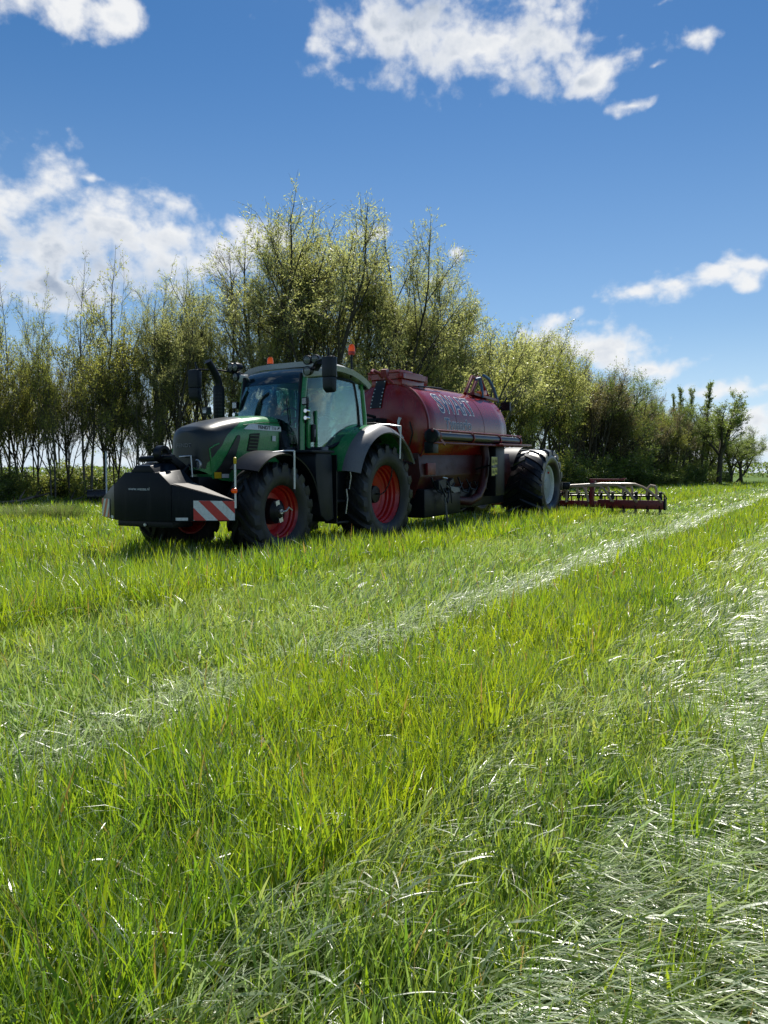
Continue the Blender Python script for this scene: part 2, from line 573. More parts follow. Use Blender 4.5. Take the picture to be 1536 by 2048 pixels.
xs = np.unique(np.concatenate([np.linspace(-60, 80, 141), np.array([-2500, -1200, -600, -300, -150, -100, 110, 150, 300, 600, 1200, 2500])]))
ys = np.unique(np.concatenate([np.linspace(-20, 120, 141), np.array([-600, -200, -80, -40, 150, 200, 300, 600, 1200, 2800])]))
field = grid_sheet('field', xs, ys, ground_z, ground_mat())
tag(field, 'flat green grass field stretching to the tree belt', 'field', kind='structure')
# ------------------------------------------------------------------ grass
def grass_mat(name, c_lo, c_hi, t_lo, t_hi, straw, trans=0.5, gloss=0.36, rough=0.42, pale=None):
    m, n = mat_new(name)
    at = n.new('ShaderNodeAttribute', attribute_name='tint', attribute_type='GEOMETRY')
    sp = n.new('ShaderNodeSeparateXYZ', {0: at.outputs['Vector']})
    h, s, d = sp.outputs
    dif = n.mix(d, n.mix(h, (*c_lo, 1), (*c_hi, 1)), (*straw, 1))
    trn = n.mix(d, n.mix(h, (*t_lo, 1), (*t_hi, 1)), (*[min(1, q * 1.3) for q in straw], 1))
    if pale:
        dif = n.mix(s, dif, (*pale, 1))
        trn = n.mix(s, trn, (*[q * 1.25 for q in pale], 1))
    A = n.new('ShaderNodeBsdfDiffuse', {0: dif})
    B = n.new('ShaderNodeBsdfTranslucent', {0: trn})
    mixd = n.new('ShaderNodeMixShader', {0: trans, 1: A.outputs[0], 2: B.outputs[0]})
    G = n.new('ShaderNodeBsdfGlossy', {0: (1, 1, 1, 1), 1: rough})
    fr = n.new('ShaderNodeFresnel', {0: 1.45})
    f = n.m('MULTIPLY', fr.outputs[0], gloss, clamp=True)
    out = n.new('ShaderNodeMixShader', {0: f, 1: mixd.outputs[0], 2: G.outputs[0]})
    n.new('ShaderNodeOutputMaterial', {0: out.outputs[0]})
    return m


def blades(x, y, z, L, W, phi, th0, th1, twist, hue, dead, seg, wprof=1.6, pale=None):
    """arrays of n blades -> verts (n*(2*seg+1),3), faces, tint"""
    n = len(x)
    k = np.arange(seg + 1) / seg
    th = th0[:, None] + (th1 - th0)[:, None] * (k[None, :-1] + 0.5 / seg)
    ds = (L / seg)[:, None]
    r = np.concatenate([np.zeros((n, 1)), np.cumsum(np.sin(th) * ds, 1)], 1)
    zz = np.concatenate([np.zeros((n, 1)), np.cumsum(np.cos(th) * ds, 1)], 1)
    cx, cy_ = np.cos(phi)[:, None], np.sin(phi)[:, None]
    px, py, pz = x[:, None] + r * cx, y[:, None] + r * cy_, z[:, None] + zz
    pz = np.maximum(pz, 0.012 + z[:, None] * 0.6)
    wd = (W[:, None] * 0.5) * np.minimum(1.0, 0.55 + 1.2 * k[None]) * (1 - k[None] ** wprof)
    ta = twist[:, None] * (0.4 + 0.8 * k[None])
    wx = -np.sin(phi)[:, None] * np.cos(ta)
    wy = np.cos(phi)[:, None] * np.cos(ta)
    thk = np.concatenate([th, th[:, -1:]], 1)
    # tilt the width vector round the blade's own axis
    ux, uy, uz = -np.cos(thk) * cx, -np.cos(thk) * cy_, np.sin(thk)
    sn = np.sin(ta)
    wx, wy, wz = wx + ux * sn, wy + uy * sn, uz * sn
    A = np.stack([px - wx * wd, py - wy * wd, pz - wz * wd], -1)
    B = np.stack([px + wx * wd, py + wy * wd, pz + wz * wd], -1)
    V = np.empty((n, 2 * seg + 1, 3), np.float32)
    V[:, 0:2 * seg:2] = A[:, :-1]
    V[:, 1:2 * seg:2] = B[:, :-1]
    V[:, 2 * seg] = np.stack([px[:, -1], py[:, -1], pz[:, -1]], -1)
    T = np.empty((n, 2 * seg + 1, 3), np.float32)
    T[..., 0] = hue[:, None]
    kk = np.empty(2 * seg + 1)
    kk[0:2 * seg:2] = k[:-1]
    kk[1:2 * seg:2] = k[:-1]
    kk[-1] = 1
    T[..., 1] = 0.0 if pale is None else pale[:, None]
    T[..., 2] = np.clip(dead[:, None] * (0.5 + 0.8 * kk[None]), 0, 1)
    base = (np.arange(n) * (2 * seg + 1))[:, None]
    q = np.array([[2 * i, 2 * i + 1, 2 * i + 3, 2 * i + 2] for i in range(seg - 1)]).reshape(-1)
    quads = (base + q[None]).reshape(-1, 4) if seg > 1 else np.zeros((0, 4), int)
    tri = base + np.array([[2 * seg - 2, 2 * seg - 1, 2 * seg]])
    return V.reshape(-1, 3), T.reshape(-1, 3), quads, tri


class Batch:
    def __init__(s):
        s.V, s.T, s.Q, s.K, s.o = [], [], [], [], 0

    def add(s, r):
        V, T, q, t = r
        s.V.append(V)
        s.T.append(T)
        s.Q.append(q + s.o)
        s.K.append(t + s.o)
        s.o += len(V)

    def build(s, name, mat):
        V = np.concatenate(s.V)
        T = np.concatenate(s.T)
        q = np.concatenate(s.Q)
        t = np.concatenate(s.K)
        me = bpy.data.meshes.new(name)
        me.vertices.add(len(V))
        me.vertices.foreach_set('co', V.ravel())
        nl = len(q) * 4 + len(t) * 3
        me.loops.add(nl)
        me.polygons.add(len(q) + len(t))
        me.loops.foreach_set('vertex_index', np.concatenate([q.ravel(), t.ravel()]).astype(np.int32))
        st = np.concatenate([np.arange(len(q)) * 4, len(q) * 4 + np.arange(len(t)) * 3]).astype(np.int32)
        me.polygons.foreach_set('loop_start', st)
        me.update(calc_edges=True)
        me.validate()
        at = me.attributes.new('tint', 'FLOAT_VECTOR', 'POINT')
        at.data.foreach_set('vector', T.ravel().astype(np.float32))
        me.polygons.foreach_set('use_smooth', [True] * len(me.polygons))
        me.materials.append(mat)
        return link(name, me)


def wcoord(x, y):
    return x * math.cos(TH) - y * math.sin(TH)


def vnoise(x, y, s, seed=0):
    """cheap smooth value noise 0..1"""
    r_ = np.random.default_rng(seed)
    g = r_.random((64, 64))
    X, Y = x / s, y / s
    i, j = np.floor(X).astype(int), np.floor(Y).astype(int)
    fx, fy = X - i, Y - j
    fx, fy = fx * fx * (3 - 2 * fx), fy * fy * (3 - 2 * fy)
    G = lambda a, b: g[a % 64, b % 64]
    return (G(i, j) * (1 - fx) + G(i + 1, j) * fx) * (1 - fy) + (G(i, j + 1) * (1 - fx) + G(i + 1, j + 1) * fx) * fy


def sstep(v, a, b):
    t = np.clip((v - a) / (b - a), 0, 1)
    return t * t * (3 - 2 * t)


# ------------------------------------------------------------------ shared machine builders
def text_mesh(txt, size, fn, mat, name='lettering', parent=None, bold=0.0, step=0.06, squash=1.0, shear=0.0):
    cu = bpy.data.curves.new('tmp', 'FONT')
    cu.body = txt
    cu.size = size
    cu.shear = shear
    cu.resolution_u = 3
    to = bpy.data.objects.new('tmp', cu)
    COL.objects.link(to)
    dg = bpy.context.evaluated_depsgraph_get()
    me0 = bpy.data.meshes.new_from_object(to.evaluated_get(dg))
    cx_ = [v.co.x for v in me0.vertices]
    cy2 = [v.co.y for v in me0.vertices]
    bx0, bx1, by0, by1 = min(cx_), max(cx_), min(cy2), max(cy2)
    cu.offset = bold
    dg.update()
    dg = bpy.context.evaluated_depsgraph_get()
    me = bpy.data.meshes.new_from_object(to.evaluated_get(dg))
    bpy.data.objects.remove(to)
    bpy.data.curves.remove(cu)
    bm = bmesh.new()
    bm.from_mesh(me)
    xs_ = [v.co.x for v in bm.verts]
    ys_ = [v.co.y for v in bm.verts]
    x0, x1, y0, y1 = min(xs_), max(xs_), min(ys_), max(ys_)
    bmesh.ops.triangulate(bm, faces=bm.faces)
    for ax, a, b in ((0, x0, x1), (1, y0, y1)):
        k = a + step
        while k < b:
            co = (k, 0, 0) if ax == 0 else (0, k, 0)
            no = (1, 0, 0) if ax == 0 else (0, 1, 0)
            bmesh.ops.bisect_plane(bm, geom=bm.verts[:] + bm.edges[:] + bm.faces[:], plane_co=co, plane_no=no)
            k += step
    x0, x1, y0, y1 = bx0, bx1, by0, by1
    wd = x1 - x0
    for v in bm.verts:
        v.co = Vector(fn((v.co.x - x0) / wd, (v.co.y - y0) / (y1 - y0)))
    bm.to_mesh(me)
    bm.free()
    me.materials.clear()
    me.materials.append(mat)
    return link(name, me, parent)


def quad_fn(p00, p10, p11, p01):
    p00, p10, p11, p01 = map(Vector, (p00, p10, p11, p01))
    return lambda u, v: (p00 * (1 - u) + p10 * u) * (1 - v) + (p01 * (1 - u) + p11 * u) * v


def tyre_mesh(name, Rt, W, Rr, lugs, lug_h, mat, lug_w=0.055, bald=0.0):
    mb = MB()
    Rc = Rt - lug_h
    h = W / 2
    prof = [(Rr, -h * .78), (Rr + .02, -h * .86), (Rr + (Rc - Rr) * .25, -h * .97), (Rr + (Rc - Rr) * .52, -h), (Rr + (Rc - Rr) * .8, -h * .95), (Rc - .03, -h * .86),
            (Rc - .004, -h * .6), (Rc + .004, 0)]
    prof = prof + [(r_, -t) for r_, t in prof[-2::-1]]
    mb.lathe(prof, (0, 0, 0), 'y', 72)
    for side in (-1, 1):
        for k in range(lugs):
            a0 = 2 * math.pi * (k + (0.5 if side > 0 else 0)) / lugs
            rings = []
            for j in range(6):
                t = j / 5.0
                y = side * (h * 0.99 * (1 - t) + t * (-0.04 * side * side))
                y = side * h * (1.0 - t * 1.05)
                ang = a0 + (0.42 * t ** 0.85) * (0.9 / Rt)
                yy = abs(y) / h
                rb = Rc + .004 - (0.0 if yy < .6 else (yy - .6) / .4 * 0.06) - 0.02
                rt = Rt - max(0, yy - .55) * 0.05
                if j == 0:
                    rb, rt = Rc - .12, Rt - .05
                wa = lug_w * (1.15 - 0.35 * t) / Rt
                wb = wa * 1.35
                rg = []
                for (r_, da) in ((rb, -wb), (rt, -wa * .8), (rt, wa * .8), (rb, wb)):
                    a = ang + da
                    rg.append((r_ * math.cos(a), y, r_ * math.sin(a)))
                rings.append(rg)
            mb.loft(rings, True, True)
    return mb.mesh(name, mat, True, 40)


def rim_mesh(name, Rr, W, mat, prof):
    mb = MB()
    mb.lathe(prof, (0, 0, 0), 'y', 56)
    return mb.mesh(name, mat, True, 30)


def wheel_set(parent, c, side, meshes, spin=0.0):
    """wheel (disc) > tyre, rim, hub ...; meshes: list of (name, mesh); the first is the wheel itself"""
    first = None
    for nm, me in meshes:
        o = link(nm, me, parent if first is None else first)
        if first is None:
            o.location = c
            o.rotation_euler = (0, spin, 0 if side > 0 else math.pi)
            first = o
    return first


# ------------------------------------------------------------------ tractor
tr = thing('tractor', 'green tractor with red rims and white-grey cab roof, parked in front of the red tanker', 'tractor', ORG, (0, 0, ROTZ))

# running gear
mb = MB()
mb.box(-0.55, 3.2, -.26, .26, .58, 1.08)
mb.box(-0.45, 0.5, -.36, .36, .50, 1.35)
mb.box(1.0, 2.4, -.30, .30, .50, 1.0)
mb.lathe([(.001, -.98), (.15, -.98), (.19, -.45), (.24, -.3), (.24, .3), (.19, .45), (.15, .98), (.001, .98)], (0, 0, .84), 'y', 20)
mb.build('chassis', M['black'], tr, bevel=.015)
mb = MB()
mb.lathe([(.001, -.82), (.10, -.82), (.12, -.3), (.16, -.12), (.16, .12), (.12, .3), (.10, .82), (.001, .82)], (2.75, 0, .66), 'y', 16)
mb.box(2.55, 2.95, -.2, .2, .6, 1.0)
mb.build('front_axle', M['black'], tr)

# wheels
FR, RR_ = 0.71, 0.885
fy = 0.27
fm = [('wheel', rim_mesh('front_wheel_disc', .36, .5, M['rimred'], [(.14, -.02), (.27, -.02), (.30, .03), (.34, .06)])),
      ('tyre', tyre_mesh('front_tyre', FR, .52, .375, 18, .045, M['rubber'])),
      ('rim', rim_mesh('front_rim', .36, .5, M['rimred'], [(.395, .215), (.405, .20), (.385, .165), (.37, .15), (.365, .11), (.345, .095), (.345, .05), (.325, .03), (.32, -.02), (.345, -.12), (.36, -.17), (.40, -.20), (.405, -.22), (.37, -.22)]))]
mb = MB()
mb.lathe([(.001, .17), (.08, .17), (.12, .15), (.17, .12), (.19, .0), (.19, -.1)], (0, 0, 0), 'y', 24)
fm.append(('hub', mb.mesh('front_hub', M['black'], True, 30)))
rm = [('wheel', rim_mesh('rear_wheel_disc', .45, .6, M['rimred'], [(.12, -.12), (.20, -.12), (.24, -.09), (.33, -.06), (.37, -.05)])),
      ('tyre', tyre_mesh('rear_tyre', RR_, .64, .50, 19, .052, M['rubber'], .062)),
      ('rim', rim_mesh('rear_rim', .48, .6, M['rimred'], [(.525, .225), (.535, .21), (.51, .175), (.49, .155), (.485, .11), (.462, .09), (.458, .03), (.435, .015), (.43, -.03), (.37, -.06), (.34, -.10), (.43, -.18), (.50, -.22), (.535, -.25), (.50, -.26)]))]
mb = MB()
mb.lathe([(.001, -.02), (.07, -.02), (.10, -.04), (.13, -.08), (.15, -.14)], (0, 0, 0), 'y', 22)
for k in range(10):
    a = 2 * math.pi * k / 10
    mb.lathe([(.001, .0), (.016, .0), (.016, -.05)], (.17 * math.cos(a), -.09, .17 * math.sin(a)), 'y', 6)
rm.append(('hub', mb.mesh('rear_hub', M['rimred'], True, 30)))
FYC, RYC = 0.90, 0.93
wf = wheel_set(tr, (2.75, FYC, .665), 1, fm, .3)
wheel_set(tr, (2.75, -FYC, .665), -1, fm, 1.3)
wr = wheel_set(tr, (0, RYC, .845), 1, rm, .1)
wheel_set(tr, (0, -RYC, .845), -1, rm, .7)
# pressure line fittings on the near wheels
mb = MB()
mb.box(-.04, .04, .13, .16, -.16, .16)
mb.tube([(0, .17, 0), (0, .22, 0), (-.06, .235, -.01), (-.13, .23, .02), (-.20, .225, -.05)], .013, 8)
mb.disc((0, .17, 0), .035, 'y', 14, .06)
mb.build('rotary_valve', M['silver'], wf)
wf.children[-1].rotation_euler = (0, -.3, 0)
mb = MB()
mb.tube([(0, .0, 0), (0, .10, 0), (-.06, .12, -.01), (-.13, .15, .03), (-.19, .20, .14), (-.24, .24, .30), (-.26, .26, .52)], .011, 8)
mb.disc((0, .02, 0), .035, 'y', 14, .06)
mb.build('air_line', M['black'], wr)
wr.children[-1].rotation_euler = (0, -.1, 0)


# hood surface S(x, v)
def hood_w(x):
    w_ = .43 if x < 2.5 else .43 - .04 * min(1, (x - 2.5) / .65)
    if x > 3.12:
        w_ *= max(0.0, 1 - ((x - 3.12) / .38) ** 3.8) ** (1 / 3.4)
    return w_


def lerp_tab(x, tab):
    for (a, b), (c, d) in zip(tab, tab[1:]):
        if x <= c:
            return b + (d - b) * (x - a) / (c - a)
    return tab[-1][1]


HT = [(1.9, 2.105), (2.3, 2.09), (2.6, 2.05), (2.9, 2.00), (3.15, 1.945), (3.32, 1.895), (3.42, 1.86), (3.50, 1.79)]
HB = [(1.9, 1.10), (2.9, 1.08), (3.2, 1.11), (3.4, 1.20), (3.5, 1.26)]


def S(x, v, off=0.0):
    def raw(x, v):
        w_, T, Bz = hood_w(x), lerp_tab(x, HT), lerp_tab(x, HB)
        zs = T - .30
        a = abs(v)
        sg = 1 if v >= 0 else -1
        if a <= .5:
            p = a / .5 * math.pi / 2
            e = 2 / 3.4
            y = w_ * max(0, math.sin(p)) ** e
            z = zs + (T - zs) * max(0, math.cos(p)) ** e
        else:
            k = (a - .5) / .5
            y = w_ * (1 - .06 * k)
            z = zs + (Bz - zs) * k
        return Vector((x, sg * y, z))
    p = raw(x, v)
    if off:
        e = 1e-3
        du = raw(min(3.499, x + e), v) - raw(x - e, v)
        dv = raw(x, min(1, v + .01)) - raw(x, max(-1, v - .01))
        nn = du.cross(dv)
        if nn.length > 1e-9:
            nn.normalize()
            c = p - Vector((2.4, 0, 1.5))
            if nn.dot(c) < 0:
                nn = -nn
            p = p + nn * off
    return p


def v_of_z(x, z):
    T, Bz = lerp_tab(x, HT), lerp_tab(x, HB)
    zs = T - .30
    if z <= zs:
        return .5 + .5 * (zs - z) / (zs - Bz)
    return .5 * math.acos(min(1, max(0, (z - zs) / (T - zs))) ** 1.7) / (math.pi / 2)


NX = 3.12 + .38 * np.sin(np.linspace(0, math.pi / 2, 26))
XS = list(np.linspace(1.93, 3.10, 22)) + [float(q) for q in NX]
XS[-1] = 3.4999
VS = list(np.linspace(-1, 1, 61))
mb = MB()
mb.loft([[S(x, v) for v in VS] for x in XS] + [[Vector((3.5005, 0, S(3.4999, v).z)) for v in VS]], False)
# closed floor under the hood
mb.box(1.95, 3.36, -.36, .36, 1.13, 1.2)
mb.build('hood', M['green'], tr, angle=50)


def hood_patch(name, poly, mat, off, parent=None, side=1):
    bm = bmesh.new()
    vs = [bm.verts.new((x, z, 0)) for x, z in poly]
    bm.faces.new(vs)
    bmesh.ops.triangulate(bm, faces=bm.faces)
    for ax in (0, 1):
        a, b = min(p[ax] for p in poly), max(p[ax] for p in poly)
        k = a + .035
        while k < b:
            co = (k, 0, 0) if ax == 0 else (0, k, 0)
            no = (1, 0, 0) if ax == 0 else (0, 1, 0)
            bmesh.ops.bisect_plane(bm, geom=bm.verts[:] + bm.edges[:] + bm.faces[:], plane_co=co, plane_no=no)
            k += .035
    for v in bm.verts:
        x, z = v.co.x, v.co.y
        v.co = S(x, side * v_of_z(x, z), off)
    bmesh.ops.recalc_face_normals(bm, faces=bm.faces)
    r = bmesh.ops.solidify(bm, geom=bm.faces[:], thickness=-.006)
    me = bpy.data.meshes.new(name)
    bm.to_mesh(me)
    bm.free()
    me.materials.append(mat)
    me.polygons.foreach_set('use_smooth', [True] * len(me.polygons))
    me.set_sharp_from_angle(angle=R(40))
    return link(name, me, parent or tr)


# grille: from the slanting boundary forward round the nose
def xb(v):
    a = abs(v)
    return lerp_tab(a, [(0, 2.66), (.2, 2.69), (.34, 2.86), (.46, 3.10), (.58, 3.27), (.68, 3.35), (.80, 3.42), (1, 3.44)])


mb = MB()
vv = np.linspace(-.93, .93, 56)
ss = np.sin(np.linspace(0, math.pi / 2, 34))
mb.loft([[S(min(3.4995, xb(v) + (3.4995 - xb(v)) * float(s_)), v, .007) for v in vv] for s_ in ss] + [[Vector((3.5075, 0, S(3.4995, v).z)) for v in vv]], False)
mb.build('grille', M['mesh'], tr, angle=60)
# chrome-less green arcs round the headlight pods, lamps in them
for sd in (1, -1):
    pts = [S(3.36, sd * v_of_z(3.36, 1.24), .01), S(3.37, sd * v_of_z(3.37, 1.36), .012), S(3.39, sd * v_of_z(3.39, 1.48), .014), S(3.40, sd * v_of_z(3.40, 1.55), .014)]
    pts += [S(x_, sd * v_of_z(x_, z_), .012) for x_, z_ in ((3.33, 1.60), (3.26, 1.625))]
    MB().tube(pts, .011, 8).build('headlight_trim', M['green'], tr)
    hl = MB()
    hl.lathe([(.001, .0), (.05, .0), (.062, -.02), (.062, -.06)], (0, 0, 0), 'x', 20)
    o = hl.build('headlight', M['lamp_glass'], tr)
    o.location = (3.495, sd * .20, 1.33)
    hb = MB()
    hb.lathe([(.062, .005), (.075, .0), (.075, -.06)], (0, 0, 0), 'x', 20)
    hb.lathe([(.001, -.03), (.058, -.03)], (0, 0, 0), 'x', 16)
    hb.build('lamp_bezel', M['silver'], o)
# side grille and vents
for sd in (1, -1):
    hood_patch('side_grille', [(3.34, 1.19), (3.2, 1.34), (3.08, 1.50), (2.96, 1.67), (2.90, 1.75), (2.86, 1.765), (2.84, 1.73), (2.91, 1.51), (3.00, 1.27), (3.04, 1.20), (3.14, 1.17)], M['mesh'], .008, side=sd)
    vt = hood_patch('side_vent', [(2.70, 1.53), (2.64, 1.79), (2.43, 1.81), (2.49, 1.53)], M['black'], .006, side=sd)
    for k in range(5):
        z_ = 1.56 + k * .05
        xa, xb_ = 2.69 - (z_ - 1.53) * .22, 2.49 - (z_ - 1.53) * .22
        hood_patch('vent_slat', [(xa, z_), (xa, z_ + .016), (xb_, z_ + .016), (xb_, z_)], M['green_dark'], .016, vt, side=sd)
    hood_patch('decal', [(2.76, 1.855), (2.62, 1.935), (1.935, 1.925), (1.935, 1.855), (2.73, 1.85)], M['boardwhite'], .012, side=sd)
    hood_patch('hood_rear_trim', [(1.975, 1.2), (1.975, 1.84), (1.935, 1.84), (1.935, 1.2)], M['black'], .010, side=sd)
hood_patch('warning_sticker', [(3.33, 1.225), (3.32, 1.14), (3.20, 1.14), (3.21, 1.225)], M['yellow'], .014)
hood_patch('warning_sticker', [(3.195, 1.20), (3.19, 1.145), (3.06, 1.145), (3.06, 1.20)], M['boardwhite'], .014)
hood_patch('small_sticker', [(2.15, 1.78), (2.15, 1.70), (2.07, 1.70), (2.07, 1.78)], M['boardwhite'], .012)
MB().tube([S(x, .36, .01) for x in np.linspace(1.95, 2.75, 14)], .006, 6).build('hood_seam', M['green_dark'], tr)


def hood_txt(x0, x1, z0, z1, off):
    return lambda u, v: S(x0 + (x1 - x0) * u, v_of_z(x0 + (x1 - x0) * u, z0 + (z1 - z0) * v), off)


text_mesh("FENDT", .1, hood_txt(2.46, 2.19, 1.872, 1.918, .0145), M['black'], 'lettering', tr, .003)
text_mesh("716", .1, hood_txt(2.155, 2.06, 1.872, 1.918, .0145), M['grey'], 'lettering', tr, .002)
emb = MB().prism([(2.03, 1.875), (2.005, 1.915), (1.96, 1.915), (1.985, 1.895), (2.00, 1.892)], 'y', .441, .445)
emb.build('emblem', M['black'], tr, smooth=False)
text_mesh("FENDT", .1, quad_fn((3.513, -.17, 1.575), (3.513, .12, 1.575), (3.513, .12, 1.625), (3.513, -.17, 1.625)), M['grey'], 'lettering', tr, .002)

# exhaust on the far side of the hood
ex = MB()
ex.lathe([(.001, 0), (.075, 0), (.09, .03), (.09, .60), (.08, .64), (.001, .64)], (2.20, -.60, 1.95), 'z', 24)
exo = ex.build('exhaust_shroud', M['black'], tr)
MB().tube([(2.20, -.60, 2.57), (2.20, -.60, 2.64), (2.24, -.60, 2.73), (2.32, -.60, 2.83), (2.40, -.60, 2.92), (2.43, -.60, 2.955)], [.06, .06, .06, .058, .055, .055], 16, True).build('exhaust_pipe', M['black'], exo)
sl = MB()
for k in range(9):
    for j in range(3):
        sl.obox((2.20 + .091 * math.cos(.2 + j * .5), -.60 + .091 * math.sin(.2 + j * .5), 2.03 + k * .055), (.006, .03, .02), (0, 0, .2 + j * .5))
o = sl.build('shroud_slots', M['charcoal'], exo)
o['kind'] = 'stuff'
# camera and lamp on top of the hood edge
cm = MB()
cm.obox((2.62, -.45, 2.16), (.10, .10, .12), (0, .1, 0))
cmo = cm.build('hood_lamp', M['charcoal'], tr, bevel=.008)
MB().tube([(2.60, -.44, 2.10), (2.55, -.42, 2.02)], .018, 8).build('lamp_bracket', M['black'], cmo)
MB().box(2.671, 2.676, -.485, -.415, 2.125, 2.20).build('lamp_glass', M['lamp_glass'], cmo)

# lower engine bay, front hitch
mb = MB()
mb.box(2.95, 3.5, -.30, .30, .55, 1.12)
mb.box(3.2, 3.62, -.36, .36, .95, 1.16)
mb.build('front_support', M['black'], tr, bevel=.02)
for sd in (1, -1):
    MB().bar((3.3, sd * .38, .72), (4.0, sd * .40, .62), .07, .12).build('lift_arm', M['black'], tr, bevel=.01)
MB().tube([(3.45, 0, 1.18), (3.95, 0, 1.22)], .04, 12).build('top_link', M['black'], tr)
hs = MB()
for k, yy in enumerate((-.12, -.04, .08, .16)):
    hs.tube([(3.48, yy, 1.20), (3.62, yy + .02, 1.27 + .02 * k), (3.78, yy + .05, 1.22), (3.85, yy + .03, 1.12)], .014, 7)
o = hs.build('hydraulic_hoses', M['black'], tr)
o['kind'] = 'stuff'
MB().tube([(3.52, -.02, 1.44), (3.60, -.02, 1.44), (3.60, .20, 1.45), (3.60, .22, 1.15)], .012, 8).build('hose_guard', M['silver'], tr)

# cab posts
def lathe_sheet(name, c, r_, a0, a1, y0, y1, mat, th=.03, n=28, crown=0.0, parent=None, rin=None):
    rows = []
    for k in range(n + 1):
        a = R(a0 + (a1 - a0) * k / n)
        row = []
        for j in range(7):
            t = j / 6
            rr = r_ + crown * math.sin(t * math.pi / 2) * 0 - crown * (t ** 2.5)
            row.append((c[0] + rr * math.cos(a), y0 + (y1 - y0) * t, c[1] + rr * math.sin(a)))
        rows.append(row)
    return MB().sheet(rows, th).build(name, mat, parent or tr, angle=50)


for sd in (1, -1):
    A0, A1 = Vector((1.67, sd * .64, 1.55)), Vector((1.55, sd * .62, 2.78))
    ap = MB().tube([A0, A0.lerp(A1, .35) + Vector((.03, 0, 0)), A0.lerp(A1, .7) + Vector((.025, 0, 0)), A1], .05, 10)
    ap.build('front_pillar', M['green'], tr)
    MB().tube([A0 + Vector((.045, -sd * .035, 0)), A0.lerp(A1, .35) + Vector((.075, -sd * .035, 0)), A0.lerp(A1, .7) + Vector((.07, -sd * .035, 0)), A1 + Vector((.045, -sd * .035, 0))], .032, 8).build('pillar_seal', M['black'], tr)
    bp = MB()
    bp.tube([(.36, sd * .86, 1.98), (.42, sd * .87, 2.3), (.52, sd * .855, 2.72)], .028, 10)
    bp.build('door_post', M['black'], tr)
    cp = MB()
    cp.tube([(.02, sd * .74, 1.80), (.06, sd * .76, 2.2), (.16, sd * .76, 2.74)], .055, 10)
    cp.build('rear_pillar', M['green'], tr)
    # lower door edge following the fender
    de = [(1.60, sd * .665, 1.60), (1.30, sd * .73, 1.60), (1.05, sd * .78, 1.64), (.80, sd * .82, 1.74), (.58, sd * .85, 1.87), (.36, sd * .86, 2.02)]
    MB().tube(de, .03, 8).build('door_sill', M['black'], tr)
    # door glass and rear quarter glass
    top = [(1.53, sd * .645, 2.76), (1.25, sd * .73, 2.765), (1.0, sd * .79, 2.76), (.8, sd * .83, 2.75), (.65, sd * .85, 2.74), (.52, sd * .86, 2.72)]
    rows = []
    for k in range(7):
        t = k / 6
        rows.append([Vector(a).lerp(Vector(b), t) + Vector((0, sd * .014 * math.sin(math.pi * t), 0)) for a, b in zip(de, top)])
    dg_ = MB().sheet(rows, .006 * sd).build('door_glass', M['glass'], tr, angle=60)
    MB().tube(top, .022, 8).build('door_top_rail', M['black'], dg_)
    rows = []
    for k in range(7):
        t = k / 6
        a, b = Vector((.34, sd * .855, 2.02)).lerp(Vector((.50, sd * .855, 2.71)), t), Vector((.06, sd * .775, 1.98)).lerp(Vector((.19, sd * .775, 2.71)), t)
        rows.append([a.lerp(b, q / 3) + Vector((0, sd * .03 * math.sin(math.pi * q / 3), 0)) for q in range(4)])
    MB().sheet(rows, .006 * sd).build('quarter_glass', M['glass'], tr, angle=60)
    # door lower panel with handle
    MB().bar((1.56, sd * .685, 1.60), (1.56, sd * .69, 2.25), .05, .06).build('door_frame', M['green'], tr, bevel=.01)
    MB().bar((1.40, sd * .725, 1.62), (1.42, sd * .735, 2.2), .035, .035).build('door_frame', M['green'], tr, bevel=.008)
    hd = MB().bar((1.49, sd * .73, 1.70), (1.49, sd * .735, 1.98), .05, .09)
    ho = hd.build('door_handle', M['black'], tr, bevel=.015)
    MB().obox((1.49, sd * .763, 1.84), (.035, .014, .12)).build('handle_grip', M['grey'], ho, bevel=.005)
# windscreen and roof window above it
WS = [(1.74, 1.66, .62), (1.745, 1.9, .625), (1.72, 2.2, .62), (1.67, 2.45, .61), (1.615, 2.63, .60)]
VI = [(1.617, 2.625, .605), (1.56, 2.74, .60), (1.47, 2.83, .60), (1.34, 2.89, .60), (1.2, 2.92, .60)]


def screen(name, prof, mat, bow):
    rows = []
    for x, z, hw in prof:
        rows.append([(x + bow * (1 - (t * t)), hw * t, z) for t in np.linspace(-1, 1, 13)])
    return MB().sheet(rows, .006).build(name, mat, tr, angle=60)


ws = screen('windscreen', WS, M['glass'], .09)
screen('roof_window', VI, M['glass_dark'], .09)
MB().tube([(1.80, .50, 1.95), (1.80, .47, 2.15), (1.775, .42, 2.38)], .008, 6).build('wiper', M['black'], ws)
# roof shell
rows = []
for x, zt in [(1.24, 2.935), (1.17, 2.95), (1.1, 2.957), (.85, 2.955), (.6, 2.93), (.4, 2.885), (.22, 2.82), (.10, 2.755)]:
    row = []
    for t in np.linspace(-1, 1, 21):
        y = .90 * t if x < 1.35 else .80 * t
        row.append((x + (0.0 if x < 1.2 else .05 * (1 - t * t)), y, zt - .10 * abs(t) ** 5))
    rows.append(row)
MB().sheet(rows, .085).build('cab_roof', M['roofgrey'], tr, angle=45)
for sd in (1, -1):
    cr = MB()
    cr.bar((1.62, sd * .64, 2.77), (1.25, sd * .85, 2.83), .12, .13)
    cr.build('roof_corner', M['roofgrey'], tr, bevel=.03)
